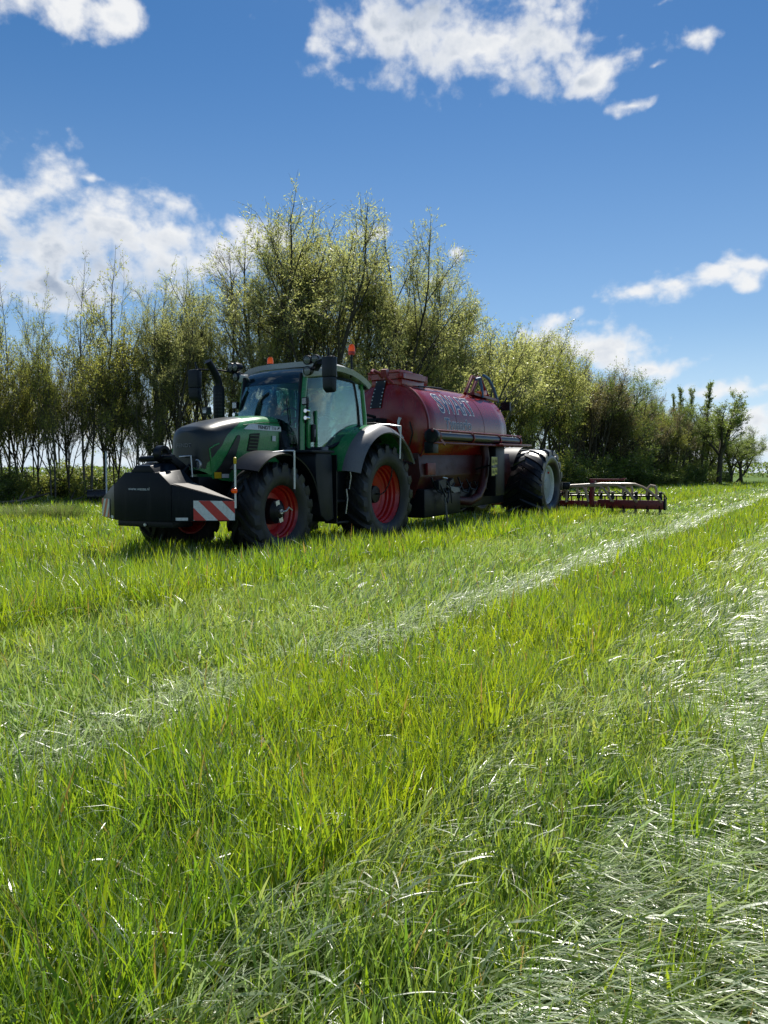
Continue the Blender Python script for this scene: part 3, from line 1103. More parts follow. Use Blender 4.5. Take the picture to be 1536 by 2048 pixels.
# cab floor, rear wall, interior
mb = MB()
mb.box(.05, 1.70, -.62, .62, 1.38, 1.50)
mb.box(.0, .10, -.72, .72, 1.35, 1.85)
mb.build('cab_floor', M['black'], tr)
MB().sheet([[(.10, y, z) for y in (-.70, 0, .70)] for z in (1.86, 2.3, 2.72)], .006).build('rear_glass', M['glass'], tr)
st = MB()
st.box(.42, .92, -.26, .26, 1.70, 1.86)
st.obox((.42, 0, 2.15), (.14, .5, .66), (0, -.12, 0))
st.obox((.37, 0, 2.52), (.09, .26, .16), (0, -.12, 0))
st.box(.5, .85, -.2, .2, 1.5, 1.70)
st.obox((.72, -.34, 1.98), (.42, .10, .06))
st.obox((.72, .34, 1.98), (.42, .10, .06))
st.build('driver_seat', M['seat'], tr, bevel=.03)
sw = MB()
n_ = 28
for k in range(1):
    pts = [Vector((1.22, 0, 2.12)) + Vector((-.5 * .2 * math.sin(a) * 0 - .09 * math.sin(a), .2 * math.cos(a), .175 * math.sin(a))) for a in np.linspace(0, 2 * math.pi, n_)]
    sw.tube(pts, .016, 8, False)
sw.tube([(1.22, 0, 2.12), (1.32, 0, 2.0), (1.42, 0, 1.55)], [.03, .05, .07], 10)
sw.tube([(1.22, -.19, 2.12), (1.22, .19, 2.12)], .012, 6)
sw.build('steering_wheel', M['black'], tr)
ds = MB()
ds.obox((1.52, 0, 1.98), (.22, .46, .30), (0, .3, 0))
ds.obox((1.50, -.08, 2.20), (.05, .22, .14), (0, -.2, 0))
ds.build('dashboard', M['charcoal'], tr, bevel=.03)
mo = MB()
mo.obox((1.0, -.50, 2.22), (.05, .30, .22), (0, -.1, .5))
mo.obox((1.08, -.52, 2.46), (.05, .24, .18), (0, -.1, .5))
mo.tube([(.95, -.56, 1.8), (.97, -.56, 2.5)], .018, 8)
mo.build('monitor', M['black'], tr)
MB().box(.2, 1.45, -.64, .64, 2.72, 2.78).build('roof_lining', M['charcoal'], tr, bevel=.02)
MB().sheet([[(1.93, y, z) for y in (-.42, -.2, 0, .2, .42)] for z in (1.2, 1.6, 2.02)], .02).build('bulkhead', M['black'], tr)
rc = MB()
rc.box(1.66, 1.94, -.56, .56, 1.15, 1.62)
rc.prism([(-.52, 1.6), (.52, 1.6), (.42, 1.88), (-.42, 1.88)], 'x', 1.78, 1.93)
rc.build('engine_cowl', M['charcoal'], tr, bevel=.03)

# rear fenders: green body, grey outer lip
for sd in (1, -1):
    lathe_sheet('rear_fender', (.11, .92), 1.09, 17, 150, sd * .66, sd * 1.06, M['green'], .03 * sd, 30, .0)
    lathe_sheet('fender_lip', (.11, .92), 1.092, 17, 152, sd * 1.06, sd * 1.32, M['grey'], .03 * sd, 30, .13)
    fs = MB()
    ring_o = [(.11 + 1.08 * math.cos(R(a)), .92 + 1.08 * math.sin(R(a))) for a in range(17, 151, 6)]
    poly = ring_o + [(-.75, 1.05), (1.0, 1.05)]
    fs.prism(poly, 'y', sd * .62, sd * .66)
    fs.build('inner_fender', M['green'], tr)
    ff = lathe_sheet('front_fender', (2.75, .665), .85, 44, 172, sd * .70, sd * 1.17, M['black'], .022 * sd, 28, .05)
    # white width poles hanging from brackets
    p = MB().tube([(2.57, sd * 1.19, 1.53), (2.57, sd * 1.19, .98)], .014, 8)
    po = p.build('width_pole', M['white'], tr)
    MB().tube([(2.86, sd * 1.0, 1.50), (2.66, sd * 1.12, 1.53), (2.57, sd * 1.19, 1.53)], .012, 6).build('pole_bracket', M['silver'], po)
    MB().tube([(2.57, sd * 1.19, .985), (2.57, sd * 1.19, .93)], .017, 8).build('pole_tip', M['black'], po)
    p = MB().tube([(-.20, sd * 1.36, 2.02), (-.17, sd * 1.36, 1.46)], .014, 8)
    po = p.build('width_pole', M['white'], tr)
    MB().tube([(.20, sd * .95, 2.02), (0, sd * 1.15, 2.05), (-.10, sd * 1.30, 2.03), (-.20, sd * 1.36, 2.02)], .012, 6).build('pole_bracket', M['silver'], po)
MB().obox((1.085, .80, 1.22), (.01, .10, .05), (0, 0, 0)).build('small_sticker', M['boardwhite'], tr)

# fuel tank, steps, toolbox on the near side (and tank on the far side)
for sd in (1, -1):
    ft = MB()
    prof = [(1.66, .55), (1.72, .8), (1.78, 1.1), (1.80, 1.40), (1.78, 1.52), (1.38, 1.54), (1.35, 1.45), (1.33, .9), (1.30, .48), (1.50, .44)]
    ft.prism(prof, 'y', sd * .36, sd * 1.0)
    fo = ft.build('fuel_tank', M['charcoal'], tr, bevel=.03)
    MB().box(1.34, 1.95, min(sd * .55, sd * 1.04), max(sd * .55, sd * 1.04), 1.525, 1.565).build('tank_cover', M['charcoal'], fo, bevel=.012)
    for k in range(3):
        z_ = .40 + k * .34
        s_ = MB()
        s_.box(.92, 1.26, min(sd * (.78 - .08 * k), sd * (1.03 - .08 * k)), max(sd * (.78 - .08 * k), sd * (1.03 - .08 * k)), z_, z_ + .035)
        s_.build('step', M['charcoal'], tr, bevel=.008)
    s_ = MB()
    s_.box(1.262, 1.285, min(sd * .8, sd * 1.03), max(sd * .8, sd * 1.03), .40, 1.5)
    s_.build('step_side', M['black'], tr)
MB().tube([(.92, 1.03, .95), (.90, 1.05, 1.15), (.93, 1.04, 1.32)], .011, 6).build('hand_rail', M['silver'], tr)
MB().tube([(1.02, 1.03, .55), (1.0, 1.05, .8), (1.02, 1.04, .95)], .011, 6).build('hand_rail', M['silver'], tr)
jb = MB().lathe([(.001, .04), (.05, .04), (.06, .02), (.06, -.02)], (0, 0, 0), 'z', 14)
o = jb.build('filler_cap', M['grey'], tr)
o.location = (1.42, .90, 1.585)
MB().box(.65, 1.2, .55, .9, .72, 1.3).build('battery_box', M['black'], tr, bevel=.02)

# mirrors, lamps, beacons
for sd in (1, -1):
    mr = MB()
    mr.obox((0, 0, -.10), (.13, .20, .30))
    mr.prism([(-.065, -.25), (.065, -.25), (.05, -.42), (-.02, -.48), (-.06, -.46)], 'y', -.095, .095)
    mo_ = mr.build('mirror', M['charcoal'], tr, bevel=.025)
    mo_.location = (1.95, sd * 1.37, 2.88)
    mo_.rotation_euler = (0, 0, sd * -.15)
    MB().box(-.072, -.067, -.085, .085, -.24, .03).build('mirror_glass', M['chrome'], mo_)
    am = MB()
    am.tube([(1.55, sd * .78, 2.88), (1.75, sd * 1.0, 2.92), (1.93, sd * 1.30, 2.93), (1.95, sd * 1.40, 2.93), (1.95, sd * 1.42, 2.86)], .016, 8)
    am.build('mirror_arm', M['black'], tr)
    MB().tube([(1.93, sd * 1.34, 2.93), (1.95, sd * 1.36, 3.06)], [.022, .012], 8).build('antenna', M['black'], tr)
    lb = MB()
    lb.bar((1.45, sd * .74, 2.84), (1.62, sd * .95, 2.93), .09, .08)
    lb.build('lamp_bracket', M['black'], tr, bevel=.01)
    for (px_, py_, pz_) in ((1.66, .74, 2.965), (1.63, .87, 2.975), (1.66, .74, 2.80)):
        wl = MB().lathe([(.001, -.13), (.05, -.13), (.072, -.06), (.074, 0), (.066, .012)], (0, 0, 0), 'x', 20)
        wo = wl.build('work_lamp', M['black'], tr)
        wo.location = (px_, sd * py_, pz_)
        wo.rotation_euler = (0, .1, sd * .12)
        MB().lathe([(.001, .016), (.04, .014), (.062, .004)], (0, 0, 0), 'x', 20).build('lamp_glass', M['lamp_glass'], wo)
    bo = MB().tube([(.52, sd * .80, 2.80), (.52, sd * .82, 2.95), (.52, sd * .82, 3.20)] if sd > 0 else [(.66, sd * .80, 2.86), (.66, sd * .82, 2.95), (.66, sd * .82, 3.10)], .018, 8).build('beacon_post', M['black'], tr)
    bx, bz = (.52, 3.20) if sd > 0 else (.66, 3.10)
    MB().lathe([(.001, -.005), (.055, -.005), (.062, .02), (.060, .045), (.001, .045)], (bx, sd * .82, bz), 'z', 20).build('beacon_base', M['rimred'] if sd > 0 else M['charcoal'], bo)
    MB().lathe([(.058, .045), (.056, .10), (.048, .145), (.03, .165), (.001, .17)], (bx, sd * .82, bz), 'z', 20).build('beacon_lens', M['amber'], bo)
    # pillar lamps half way up the front posts
    pl = MB().obox((1.68, sd * .72, 2.33), (.06, .10, .12))
    po = pl.build('indicator', M['black'], tr, bevel=.01)
    MB().box(1.711, 1.716, sd * .72 - .04, sd * .72 + .04, 2.285, 2.375).build('lamp_glass', M['lamp_glass'], po)
    for z_ in (2.18, 2.07):
        pl = MB().lathe([(.001, .03), (.03, .03), (.042, 0), (.03, -.06), (.001, -.06)], (1.68, sd * .74, z_), 'x', 14)
        pl.build('pillar_lamp', M['chrome'], tr)
    MB().tube([(1.66, sd * .70, 2.0), (1.68, sd * .76, 2.1), (1.68, sd * .76, 2.3)], .02, 6).build('lamp_stem', M['black'], tr)
lr = MB().obox((.10, .80, 2.70), (.10, .12, .10))
lr.build('rear_lamp', M['black'], tr, bevel=.02)
hr = MB().tube([(1.3, .70, 2.10), (1.15, .73, 2.12), (.95, .76, 2.09)], .012, 6)
hr.build('grab_rail', M['silver'], tr)
rl = MB()
rl.obox((.18, .30, 2.92), (.16, .10, .10), (0, .3, .3))
rl.obox((.18, -.30, 2.92), (.16, .10, .10), (0, .3, -.3))
# rear hitch
mb = MB()
mb.box(-.75, -.5, -.3, .3, .45, 1.2)
mb.box(-1.1, -.5, -.08, .08, .45, .58)
mb.build('rear_hitch', M['black'], tr, bevel=.02)
bx = MB()
bx.box(-.62, -.35, -.1, .75, 1.75, 2.12)
bx.obox((-.55, .55, 2.02), (.16, .2, .16), (0, .2, .3))
bx.build('hydraulic_block', M['black'], tr, bevel=.03)

# ------------------------------------------------------------------ front weight with angled wings
fw_ = thing('front_weight', 'black steel weight block with striped warning boards on its wings, before the tractor', 'weight block', L2W(4.29, 0, 0), (0, 0, ROTZ + R(4.5)))
mb = MB()
poly = [(-.50, .58), (-.50, 1.06), (-.30, 1.22), (.30, 1.22), (.50, 1.06), (.50, .58)]
poly2 = [(-.50, .58), (-.50, 1.08), (-.30, 1.26), (.30, 1.26), (.50, 1.08), (.50, .58)]
mb.loft([[(0.0, y, z) for y, z in poly], [(-.45, y, z) for y, z in poly2]], True, True)
wb = mb.build('body', M['weight'], fw_, bevel=.012)
mb = MB()
mb.loft([[(-.02, y, z) for y, z in [(-.22, 1.215), (.22, 1.215), (.13, 1.31), (-.13, 1.31)]], [(-.45, y, z) for y, z in [(-.22, 1.25), (.22, 1.25), (.13, 1.38), (-.13, 1.38)]]], True, True)
mb.build('top_block', M['weight'], fw_, bevel=.012)
for sd in (1, -1):
    A, Bq = Vector((-.004, sd * .505, 0)), Vector((-.44, sd * 1.19, 0))
    nrm = Vector((Bq.y - A.y, -(Bq.x - A.x), 0)).normalized() * sd
    if nrm.x < 0:
        nrm = -nrm

    def W_(t, z, o=0.0):
        return A.lerp(Bq, t) + nrm * o + Vector((0, 0, z))
    wg = MB()
    for o in (0.0, -.05):
        wg.v += [tuple(W_(0, .585, o)), tuple(W_(0, 1.07, o)), tuple(W_(1, .855, o)), tuple(W_(1, .585, o))]
    wg.f += [(0, 1, 2, 3), (7, 6, 5, 4), (0, 4, 5, 1), (1, 5, 6, 2), (2, 6, 7, 3), (3, 7, 4, 0)]
    wo = wg.build('wing', M['weight'], fw_, bevel=.006)
    # warning board with diagonal stripes
    u0, u1, z0, z1 = .34, .985, .60, .862
    bd = MB()
    for o in (.006, .012):
        bd.v += [tuple(W_(u0, z0, o)), tuple(W_(u0, z1 - .004, o)), tuple(W_(u1, z1 - .012, o)), tuple(W_(u1, z0, o))]
    bd.f += [(0, 1, 2, 3), (7, 6, 5, 4), (0, 4, 5, 1), (1, 5, 6, 2), (2, 6, 7, 3), (3, 7, 4, 0)]
    bo = bd.build('warning_board', M['boardwhite'], wo, smooth=False)
    # stripes run down towards the rear
    Wd, Hd = 1.0, 1.0

    def clip(poly, a, b, c):
        out = []
        for i in range(len(poly)):
            p, q = poly[i], poly[(i + 1) % len(poly)]
            dp, dq = a * p[0] + b * p[1] + c, a * q[0] + b * q[1] + c
            if dp >= 0:
                out.append(p)
            if dp * dq < 0:
                t = dp / (dp - dq)
                out.append((p[0] + (q[0] - p[0]) * t, p[1] + (q[1] - p[1]) * t))
        return out
    srib = MB()
    for k in (-.55, .02, .59, 1.16):
        # stripe between u + (1-v)*? lines
        pg = [(0, 0), (1, 0), (1, 1), (0, 1)]
        sl_ = .47
        pg = clip(pg, 1, sl_, -(k))
        pg = clip(pg, -1, -sl_, k + .285)
        if len(pg) >= 3:
            P_ = [W_(u0 + (u1 - u0) * u, z0 + (z1 - .006 - z0) * v - .006 * u * v, .0135) for u, v in pg]
            srib.add(P_, [tuple(range(len(P_)))])
    so = srib.build('red_stripe', M['boardred'], fw_, smooth=False)
    so['kind'] = 'stuff'
    rf = MB()
    P_ = [W_(.06, .60, .004), W_(.25, .60, .004), W_(.25, .637, .004), W_(.06, .637, .004)]
    rf.add(P_, [(0, 1, 2, 3)])
    ro = rf.build('reflector', M['boardwhite'], fw_, smooth=False)
    # top plate joining block and wing
    tp = MB()
    a_, b_, c_ = Vector((-.45, sd * .50, 1.082)), W_(1, .86, -.05), W_(0, 1.075, -.01)
    d_ = Vector((-.47, sd * 1.0, .86))
    tp.add([a_, Vector((-.02, sd * .515, 1.078)), W_(.97, .862, -.03), d_], [(0, 1, 2, 3)])
    tp.build('wing_cover', M['dusty'], fw_)
    # width pole with amber lamp at the wing end
    if sd < 0:
        continue
    pt = W_(1.0, 0, .03)
    po = MB().tube([(pt.x, pt.y, .76), (pt.x, pt.y, 1.40)], .013, 8).build('width_pole', M['white'], fw_)
    MB().lathe([(.014, 0), (.02, .01), (.02, .08), (.001, .09)], (pt.x, pt.y, 1.33), 'z', 10).build('pole_tip', M['yellow'], po)
    MB().lathe([(.001, .05), (.03, .04), (.038, 0), (.001, 0)], (pt.x + .02, pt.y + sd * .01, .985), 'x', 14).build('marker_lamp', M['amber'], po)
text_mesh("www.wasse.nl", .1, quad_fn((.004, -.235, .985), (.004, .135, .985), (.004, .135, 1.025), (.004, -.235, 1.025)), M['boardwhite'], 'lettering', fw_)
rl = MB()
rl.lathe([(.07, -.05), (.115, -.05), (.115, .05), (.07, .05), (.07, -.05)], (-.33, .05, 1.47), 'y', 22)
rl.build('coupling_ring', M['black'], fw_)
MB().tube([(-.3, -.30, 1.40), (-.3, .28, 1.42)], .04, 10).build('coupling_pin', M['black'], fw_)
MB().bar((-.35, .12, 1.44), (-.70, .14, 1.24), .10, .10).build('coupling_arm', M['black'], fw_, bevel=.01)
mb = MB()
mb.box(-.42, -.04, -.48, .48, .50, .58)
mb.build('skid', M['black'], fw_, bevel=.01)
o = MB().lathe([(.001, .012), (.02, .012), (.025, 0)], (0, .0, .47), 'x', 10).build('bolt', M['silver'], fw_)
o.location = (-.03, .02, .06)
# ------------------------------------------------------------------ slurry tanker
TPIV = -7.6
tk = thing('slurry_tanker', 'red slurry tanker on huge black tyres, hitched behind the green tractor', 'slurry tanker', L2W(TPIV, 0, 0), (0, 0.0205, ROTZ))


def T(x, y, z):
    return (x - TPIV, y, z + .0205 * (x - TPIV))


XF, XR, RT, ZC = T(-2.08, 0, 0)[0], T(-6.25, 0, 0)[0], .93, 2.235
prof = [(.001, XF + .20), (.25, XF + .19), (.5, XF + .155), (.72, XF + .10), (.86, XF + .04), (RT - .02, XF + .005), (RT, XF - .02)]
prof += [(RT, XF - .02 - (XF - XR - .04) * k / 10) for k in range(1, 10)]
prof += [(RT, XR + .02), (RT - .03, XR - .03), (.83, XR - .11), (.66, XR - .19), (.42, XR - .25), (.2, XR - .275), (.001, XR - .28)]
mb = MB()
mb.lathe([(r_, t) for r_, t in prof], (0, 0, ZC), 'x', 96)
tank = mb.build('tank', M['red'], tk, angle=40)
for xx in (XF - .03,):
    MB().lathe([(RT - .01, -.03), (RT + .022, -.03), (RT + .022, .03), (RT - .01, .03)], (xx, 0, ZC), 'x', 96).build('seam_ring', M['red2'], tk)
for xx in (XF - 1.35, XF - 2.8):
    MB().lathe([(RT - .01, -.006), (RT + .004, -.004), (RT + .004, .004), (RT - .01, .006)], (xx, 0, ZC), 'x', 96).build('weld_seam', M['red2'], tk)


def on_tank(x, deg, off=.004):
    a = R(deg)
    return (x, (RT + off) * math.sin(a), ZC + (RT + off) * math.cos(a))


def tank_txt(x0, x1, d0, d1, off):
    return lambda u, v: on_tank(T(x0 + (x1 - x0) * u, 0, 0)[0], d1 + (d0 - d1) * v, off)


text_mesh("SWART", .4, tank_txt(-2.78, -4.54, 40.6, 69.0, .003), M['letterwhite'], 'lettering', tk, .020, .04)
text_mesh("SWART", .4, tank_txt(-2.78, -4.54, 40.6, 69.0, .006), M['letterblue'], 'lettering', tk, .006, .04)
text_mesh("Tynaarlo", .2, tank_txt(-2.86, -4.15, 77.5, 95, .003), M['letterwhite'], 'lettering', tk, .009, .04)
text_mesh("Tynaarlo", .2, tank_txt(-2.86, -4.15, 77.5, 95, .006), M['letterblue'], 'lettering', tk, .002, .04)

# sight panel with bolts on the front dish
def dish_x(y, z):
    r_ = math.hypot(y, z - ZC)
    return lerp_tab(r_, [(0, XF + .20), (.25, XF + .19), (.5, XF + .155), (.72, XF + .10), (.86, XF + .04), (.91, XF + .005), (.95, XF - .02)])


rows = []
for t in np.linspace(0, 1, 9):
    z = 3.20 - .56 * t
    yl, yr = -.235 - .07 * t, .005 - .04 * t
    rows.append([(dish_x(y, min(z, 3.1)) + .015, y, z) for y in np.linspace(yl, yr, 4)])
sp = MB().sheet(rows, -.012).build('sight_panel', M['charcoal'], tk)
for t in np.linspace(.05, .97, 8):
    z = 3.20 - .56 * t
    for y in (-.235 - .07 * t + .02, .005 - .04 * t - .02):
        b = MB().lathe([(.001, .016), (.014, .012), (.016, 0)], (dish_x(y, min(z, 3.1)) + .016, y, z), 'x', 8)
        b.build('bolt', M['silver'], sp)
MB().tube([(dish_x(.40, 2.43) + .012, .40, 2.43), (dish_x(.37, 2.36) + .012, .37, 2.36), (dish_x(.36, 2.25) + .012, .36, 2.25), (dish_x(.40, 2.12) + .012, .40, 2.12), (dish_x(.47, 2.02) + .012, .47, 2.02)],
          [.035, .03, .024, .014, .006], 8).build('level_mark', M['boardwhite'], tk)
MB().tube([(dish_x(.62, 2.3) + .02, .60, 2.34), (dish_x(.66, 2.1) + .03, .66, 2.12), (dish_x(.6, 1.9) + .04, .60, 1.9), (dish_x(.5, 1.7), .50, 1.68)], .014, 7).build('hydraulic_hose', M['black'], tk)
MB().tube([(dish_x(.2, 1.7) + .06, .30, 1.60), (dish_x(.5, 1.6) + .1, .62, 1.50), (XF - .2, .88, 1.9)], .018, 7).build('hydraulic_hose', M['black'], tk)

# filling hatch on top
hx0, hx1 = T(-2.02, 0, 0)[0], T(-3.05, 0, 0)[0]
mb = MB()
mb.box(hx1 + .05, hx0 - .05, -.36, .36, 3.08, 3.22)
hb = mb.build('hatch_neck', M['red'], tk, bevel=.01)
fr = MB()
for (a, b, c, d) in ((hx1, hx0, -.42, -.34), (hx1, hx0, .34, .42), (hx1, hx1 + .08, -.42, .42), (hx0 - .08, hx0, -.42, .42)):
    fr.box(a, b, c, d, 3.22, 3.33)
fr.build('hatch_frame', M['red'], tk, bevel=.008)
ld = MB()
ld.box(hx1 + .05, hx0 + .03, -.40, .34, 3.335, 3.37)
ld.box(hx1 + .25, hx0 - .25, -.22, .2, 3.37, 3.43)
ld.build('hatch_lid', M['red'], tk, bevel=.01)
MB().lathe([(.001, .10), (.09, .10), (.09, -.10), (.001, -.10)], (hx1 - .12, .22, 3.24), 'x', 16).build('hatch_motor', M['red2'], tk)
rl = MB()
rl.tube([(hx1 - .1, .1, 3.17), (hx1 - .8, .12, 3.19), (hx1 - 2.0, .1, 3.18)], .015, 6)
rl.tube([(hx1 + .4, .42, 3.10), (hx1 - .2, .45, 3.12), (hx1 - .7, .40, 3.14)], .018, 6)
o = rl.build('top_pipes', M['black'], tk)
o['kind'] = 'stuff'
rv = MB()
rv.obox((XF + .42, .20, 3.30), (.16, .12, .14), (0, .2, .2))
rv.tube([(XF + .42, .15, 3.2), (XF + .5, .1, 3.3), (XF + .62, .05, 3.34), (XF + .75, .1, 3.28)], .03, 8)
rv.tube([(XF + .3, .3, 3.1), (XF + .42, .2, 3.24)], .03, 8)
rv.build('relief_valve', M['red2'], tk)

# side hose carrier
ts = MB()
p0, p1 = T(-1.98, 1.13, 1.93), T(-6.55, 1.13, 1.99)
ts.tube([Vector(p0).lerp(Vector(p1), k / 12) for k in range(13)], .085, 16)
ts.build('suction_hose', M['rubber_shiny'], tk)
for z_, r_ in ((-.13, .022), (.115, .018)):
    MB().tube([Vector(p0) + Vector((.15, .06, z_)), Vector(p1) + Vector((0, .06, z_))], r_, 8).build('carrier_rail', M['red2'], tk)
for k in range(4):
    q = Vector(p0).lerp(Vector(p1), [.02, .37, .70, .985][k])
    MB().lathe([(.088, -.03), (.105, -.03), (.105, .03), (.088, .03), (.088, -.03)], tuple(q), 'x', 20).build('carrier_bracket', M['red2'], tk)
    MB().bar(q + Vector((0, -.08, .02)), q + Vector((0, -.26, .10)), .05, .05).build('carrier_arm', M['red2'], tk)
hd = MB()
hd.lathe([(.085, -.02), (.13, .0), (.15, .10), (.15, .16), (.10, .17), (.001, .17)], p0, 'x', 18)
hd.obox(Vector(p0) + Vector((.05, -.05, -.22)), (.22, .2, .22))
hd.build('hose_coupling', M['black'], tk, bevel=.01)
MB().bar(Vector(p0) + Vector((.22, .05, .13)), Vector(p0) + Vector((-.3, .07, -.16)), .03, .05).build('carrier_brace', M['red2'], tk)

# lower body, chassis, pipe
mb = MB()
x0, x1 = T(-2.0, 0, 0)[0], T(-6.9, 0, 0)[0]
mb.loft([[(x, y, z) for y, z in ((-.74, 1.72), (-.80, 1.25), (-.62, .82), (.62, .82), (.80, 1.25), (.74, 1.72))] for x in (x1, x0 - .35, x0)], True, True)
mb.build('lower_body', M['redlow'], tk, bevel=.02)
mb = MB()
for sd in (1, -1):
    mb.box(x1 - .8, x0 + .1, sd * .42 - .07, sd * .42 + .07, .70, .95)
mb.box(x1 - .9, x1 - .5, -.5, .5, .6, 1.5)
mb.prism([(x0 + .1, -.45), (x0 + .1, .45), (x0 + 1.05, .06), (x0 + 1.05, -.06)], 'z', .55, .72)
mb.build('chassis', M['black'], tk, bevel=.01)
MB().box(T(-2.55, 0, 0)[0], T(-2.2, 0, 0)[0], .801, .86, 1.28, 1.52).build('side_box', M['red2'], tk, bevel=.01)
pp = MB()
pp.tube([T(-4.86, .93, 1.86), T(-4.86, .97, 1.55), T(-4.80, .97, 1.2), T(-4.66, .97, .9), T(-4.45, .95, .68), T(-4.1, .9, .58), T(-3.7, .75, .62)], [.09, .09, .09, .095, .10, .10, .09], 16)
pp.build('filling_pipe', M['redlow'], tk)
gx = T(-5.15, 0, 0)[0]
mb = MB()
mb.box(gx - .55, gx, .80, 1.10, .72, 1.88)
mb.build('side_cabinet', M['black'], tk, bevel=.03)
pl = MB().obox((T(-4.72, 0, 0)[0] + .0, 1.235, 1.42), (.50, .012, .44), (0, 0, .12))
plo = pl.build('warning_plate', M['charcoal'], tk, bevel=.004)
for (x_, z_, w_, h_, m_) in ((.115, .115, .22, .19, 'limeyellow'), (-.125, .125, .2, .165, 'limeyellow'), (.10, -.12, .24, .17, 'limeyellow'), (-.13, -.11, .18, .15, 'limeyellow'), (.0, .0, .3, .035, 'grey')):
    q = Matrix.Rotation(.12, 3, 'Z') @ Vector((x_, .0085, z_))
    st_ = MB().obox((T(-4.72, 0, 0)[0] + q.x, 1.235 + q.y, 1.42 + q.z), (w_, .004, h_), (0, 0, .12))
    so_ = st_.build('warning_sticker', M[m_], plo)
    if h_ > .1:
        sy = MB()
        for k in range(4):
            qq = Matrix.Rotation(.12, 3, 'Z') @ Vector((x_ - w_ * .3 + k * w_ * .2, .0115, z_ + (.01 if k % 2 else -.015)))
            sy.obox((T(-4.72, 0, 0)[0] + qq.x, 1.235 + qq.y, 1.42 + qq.z), (w_ * .11, .003, h_ * (.55 if k % 2 else .4)), (0, 0, .12))
        o = sy.build('symbol', M['black'], plo)
        o['kind'] = 'stuff'
mb = MB()
mb.box(T(-3.75, 0, 0)[0], T(-2.05, 0, 0)[0], .45, .86, .42, 1.0)
mb.box(T(-6.4, 0, 0)[0], T(-3.8, 0, 0)[0], .40, .80, .50, .92)
mb.build('side_tank', M['black'], tk, bevel=.04)
hh = MB()
for k in range(7):
    xa = -2.3 - k * .42
    hh.tube([T(xa, .88, 1.12 - .05 * (k % 3)), T(xa - .15, .93, .86 - .04 * (k % 2)), T(xa - .4, .93, .78 + .05 * (k % 3)), T(xa - .62, .89, 1.0)], .016 + .004 * (k % 2), 7)
hh = hh.build('hydraulic_lines', M['black'], tk)
hh['kind'] = 'stuff'
MB().bar(T(-4.72, 1.22, 1.4), T(-4.72, .78, 1.3), .04, .04).build('plate_bracket', M['black'], tk)
dk = MB()
dk.box(T(-6.85, 0, 0)[0], T(-4.95, 0, 0)[0], .75, 1.36, 1.88, 1.93)
dk.build('side_deck', M['red2'], tk, bevel=.01)
mg = []
for a in np.linspace(30, 80, 9):
    mg.append([(T(-7.9, 0, 0)[0] + 1.02 * math.cos(R(a)), y, .86 + 1.02 * math.sin(R(a))) for y in (.35, .6, .80)])
MB().sheet(mg, .02).build('mudguard', M['black'], tk)
vb = MB()
vb.obox(T(-2.6, .93, .98), (.34, .12, .18), (0, .1, 0))
vb.obox(T(-3.05, .93, 1.02), (.20, .10, .10), (0, .4, 0))
vb.tube([T(-2.45, .97, 1.05), T(-2.6, 1.02, .8), T(-2.8, 1.0, .6), T(-2.95, .95, .75), T(-3.0, .92, .95)], .018, 7)
vb.tube([T(-2.8, .97, 1.05), T(-2.9, 1.02, .9), T(-3.0, 1.0, .58)], .015, 7)
vb.build('valve_block', M['charcoal'], tk)
MB().prism([(T(-2.85, 0, 0)[0], 1.05), (T(-3.45, 0, 0)[0], .98), (T(-3.5, 0, 0)[0], .90), (T(-3.2, 0, 0)[0], .88)], 'y', .90, .96).build('valve_cover', M['grey'], tk)
MB().tube([T(-2.66, 1.0, .80), T(-2.80, 1.0, .12)], .022, 8).build('support_leg', M['grey'], tk)
MB().tube([T(-2.55, 1.02, 1.12), T(-2.75, 1.02, 1.10)], .014, 6).build('valve_handle', M['silver'], tk)
db = MB()
db.bar(T(-2.0, 0, .62), T(-.95, 0, .55), .22, .22)
db.lathe([(.001, .06), (.07, .06), (.07, -.06), (.001, -.06)], T(-.95, 0, .60), 'z', 14)
db.build('drawbar', M['black'], tk, bevel=.01)
bl = MB()
bl.box(XF + .08, XF + .50, -.62, .1, 2.10, 2.42)
bl.tube([(XF + .45, -.05, 2.35), (XF + .62, .06, 2.38), (XF + .60, .12, 2.15), (XF + .3, .15, 2.0)], .035, 8)
bl.tube([(XF + .45, -.25, 2.42), (XF + .55, -.2, 2.5), (XF + .3, -.1, 2.45)], .03, 8)
bl.build('front_pump', M['black'], tk, bevel=.02)

# wheels
tm = [('wheel', rim_mesh('tanker_disc', .48, .9, M['wheelgrey'], [(.001, .40), (.12, .40), (.14, .385), (.40, .37), (.44, .36), (.445, .30)])),
      ('tyre', tyre_mesh('tanker_tyre', .94, 1.10, .505, 17, .038, M['rubber_shiny'], .085)),
      ('rim', rim_mesh('tanker_rim', .5, .9, M['palerim'], [(.44, .34), (.45, .39), (.465, .42), (.50, .435), (.515, .425), (.51, .38), (.45, .30), (.44, .0), (.45, -.35), (.515, -.43)]))]
ax = T(-7.93, 0, 0)[0]
for sd in (1, -1):
    wo = wheel_set(tk, (ax, sd * .985, .895), sd, tm, .2 * sd + 1.2)
    MB().lathe([(.001, .415), (.022, .415), (.03, .38)], (-.33, 0, -.10), 'y', 10).build('valve_cap', M['rimred'], wo)
MB().tube([(ax, -1.0, .88), (ax, 1.0, .88)], .13, 16).build('axle', M['black'], tk)

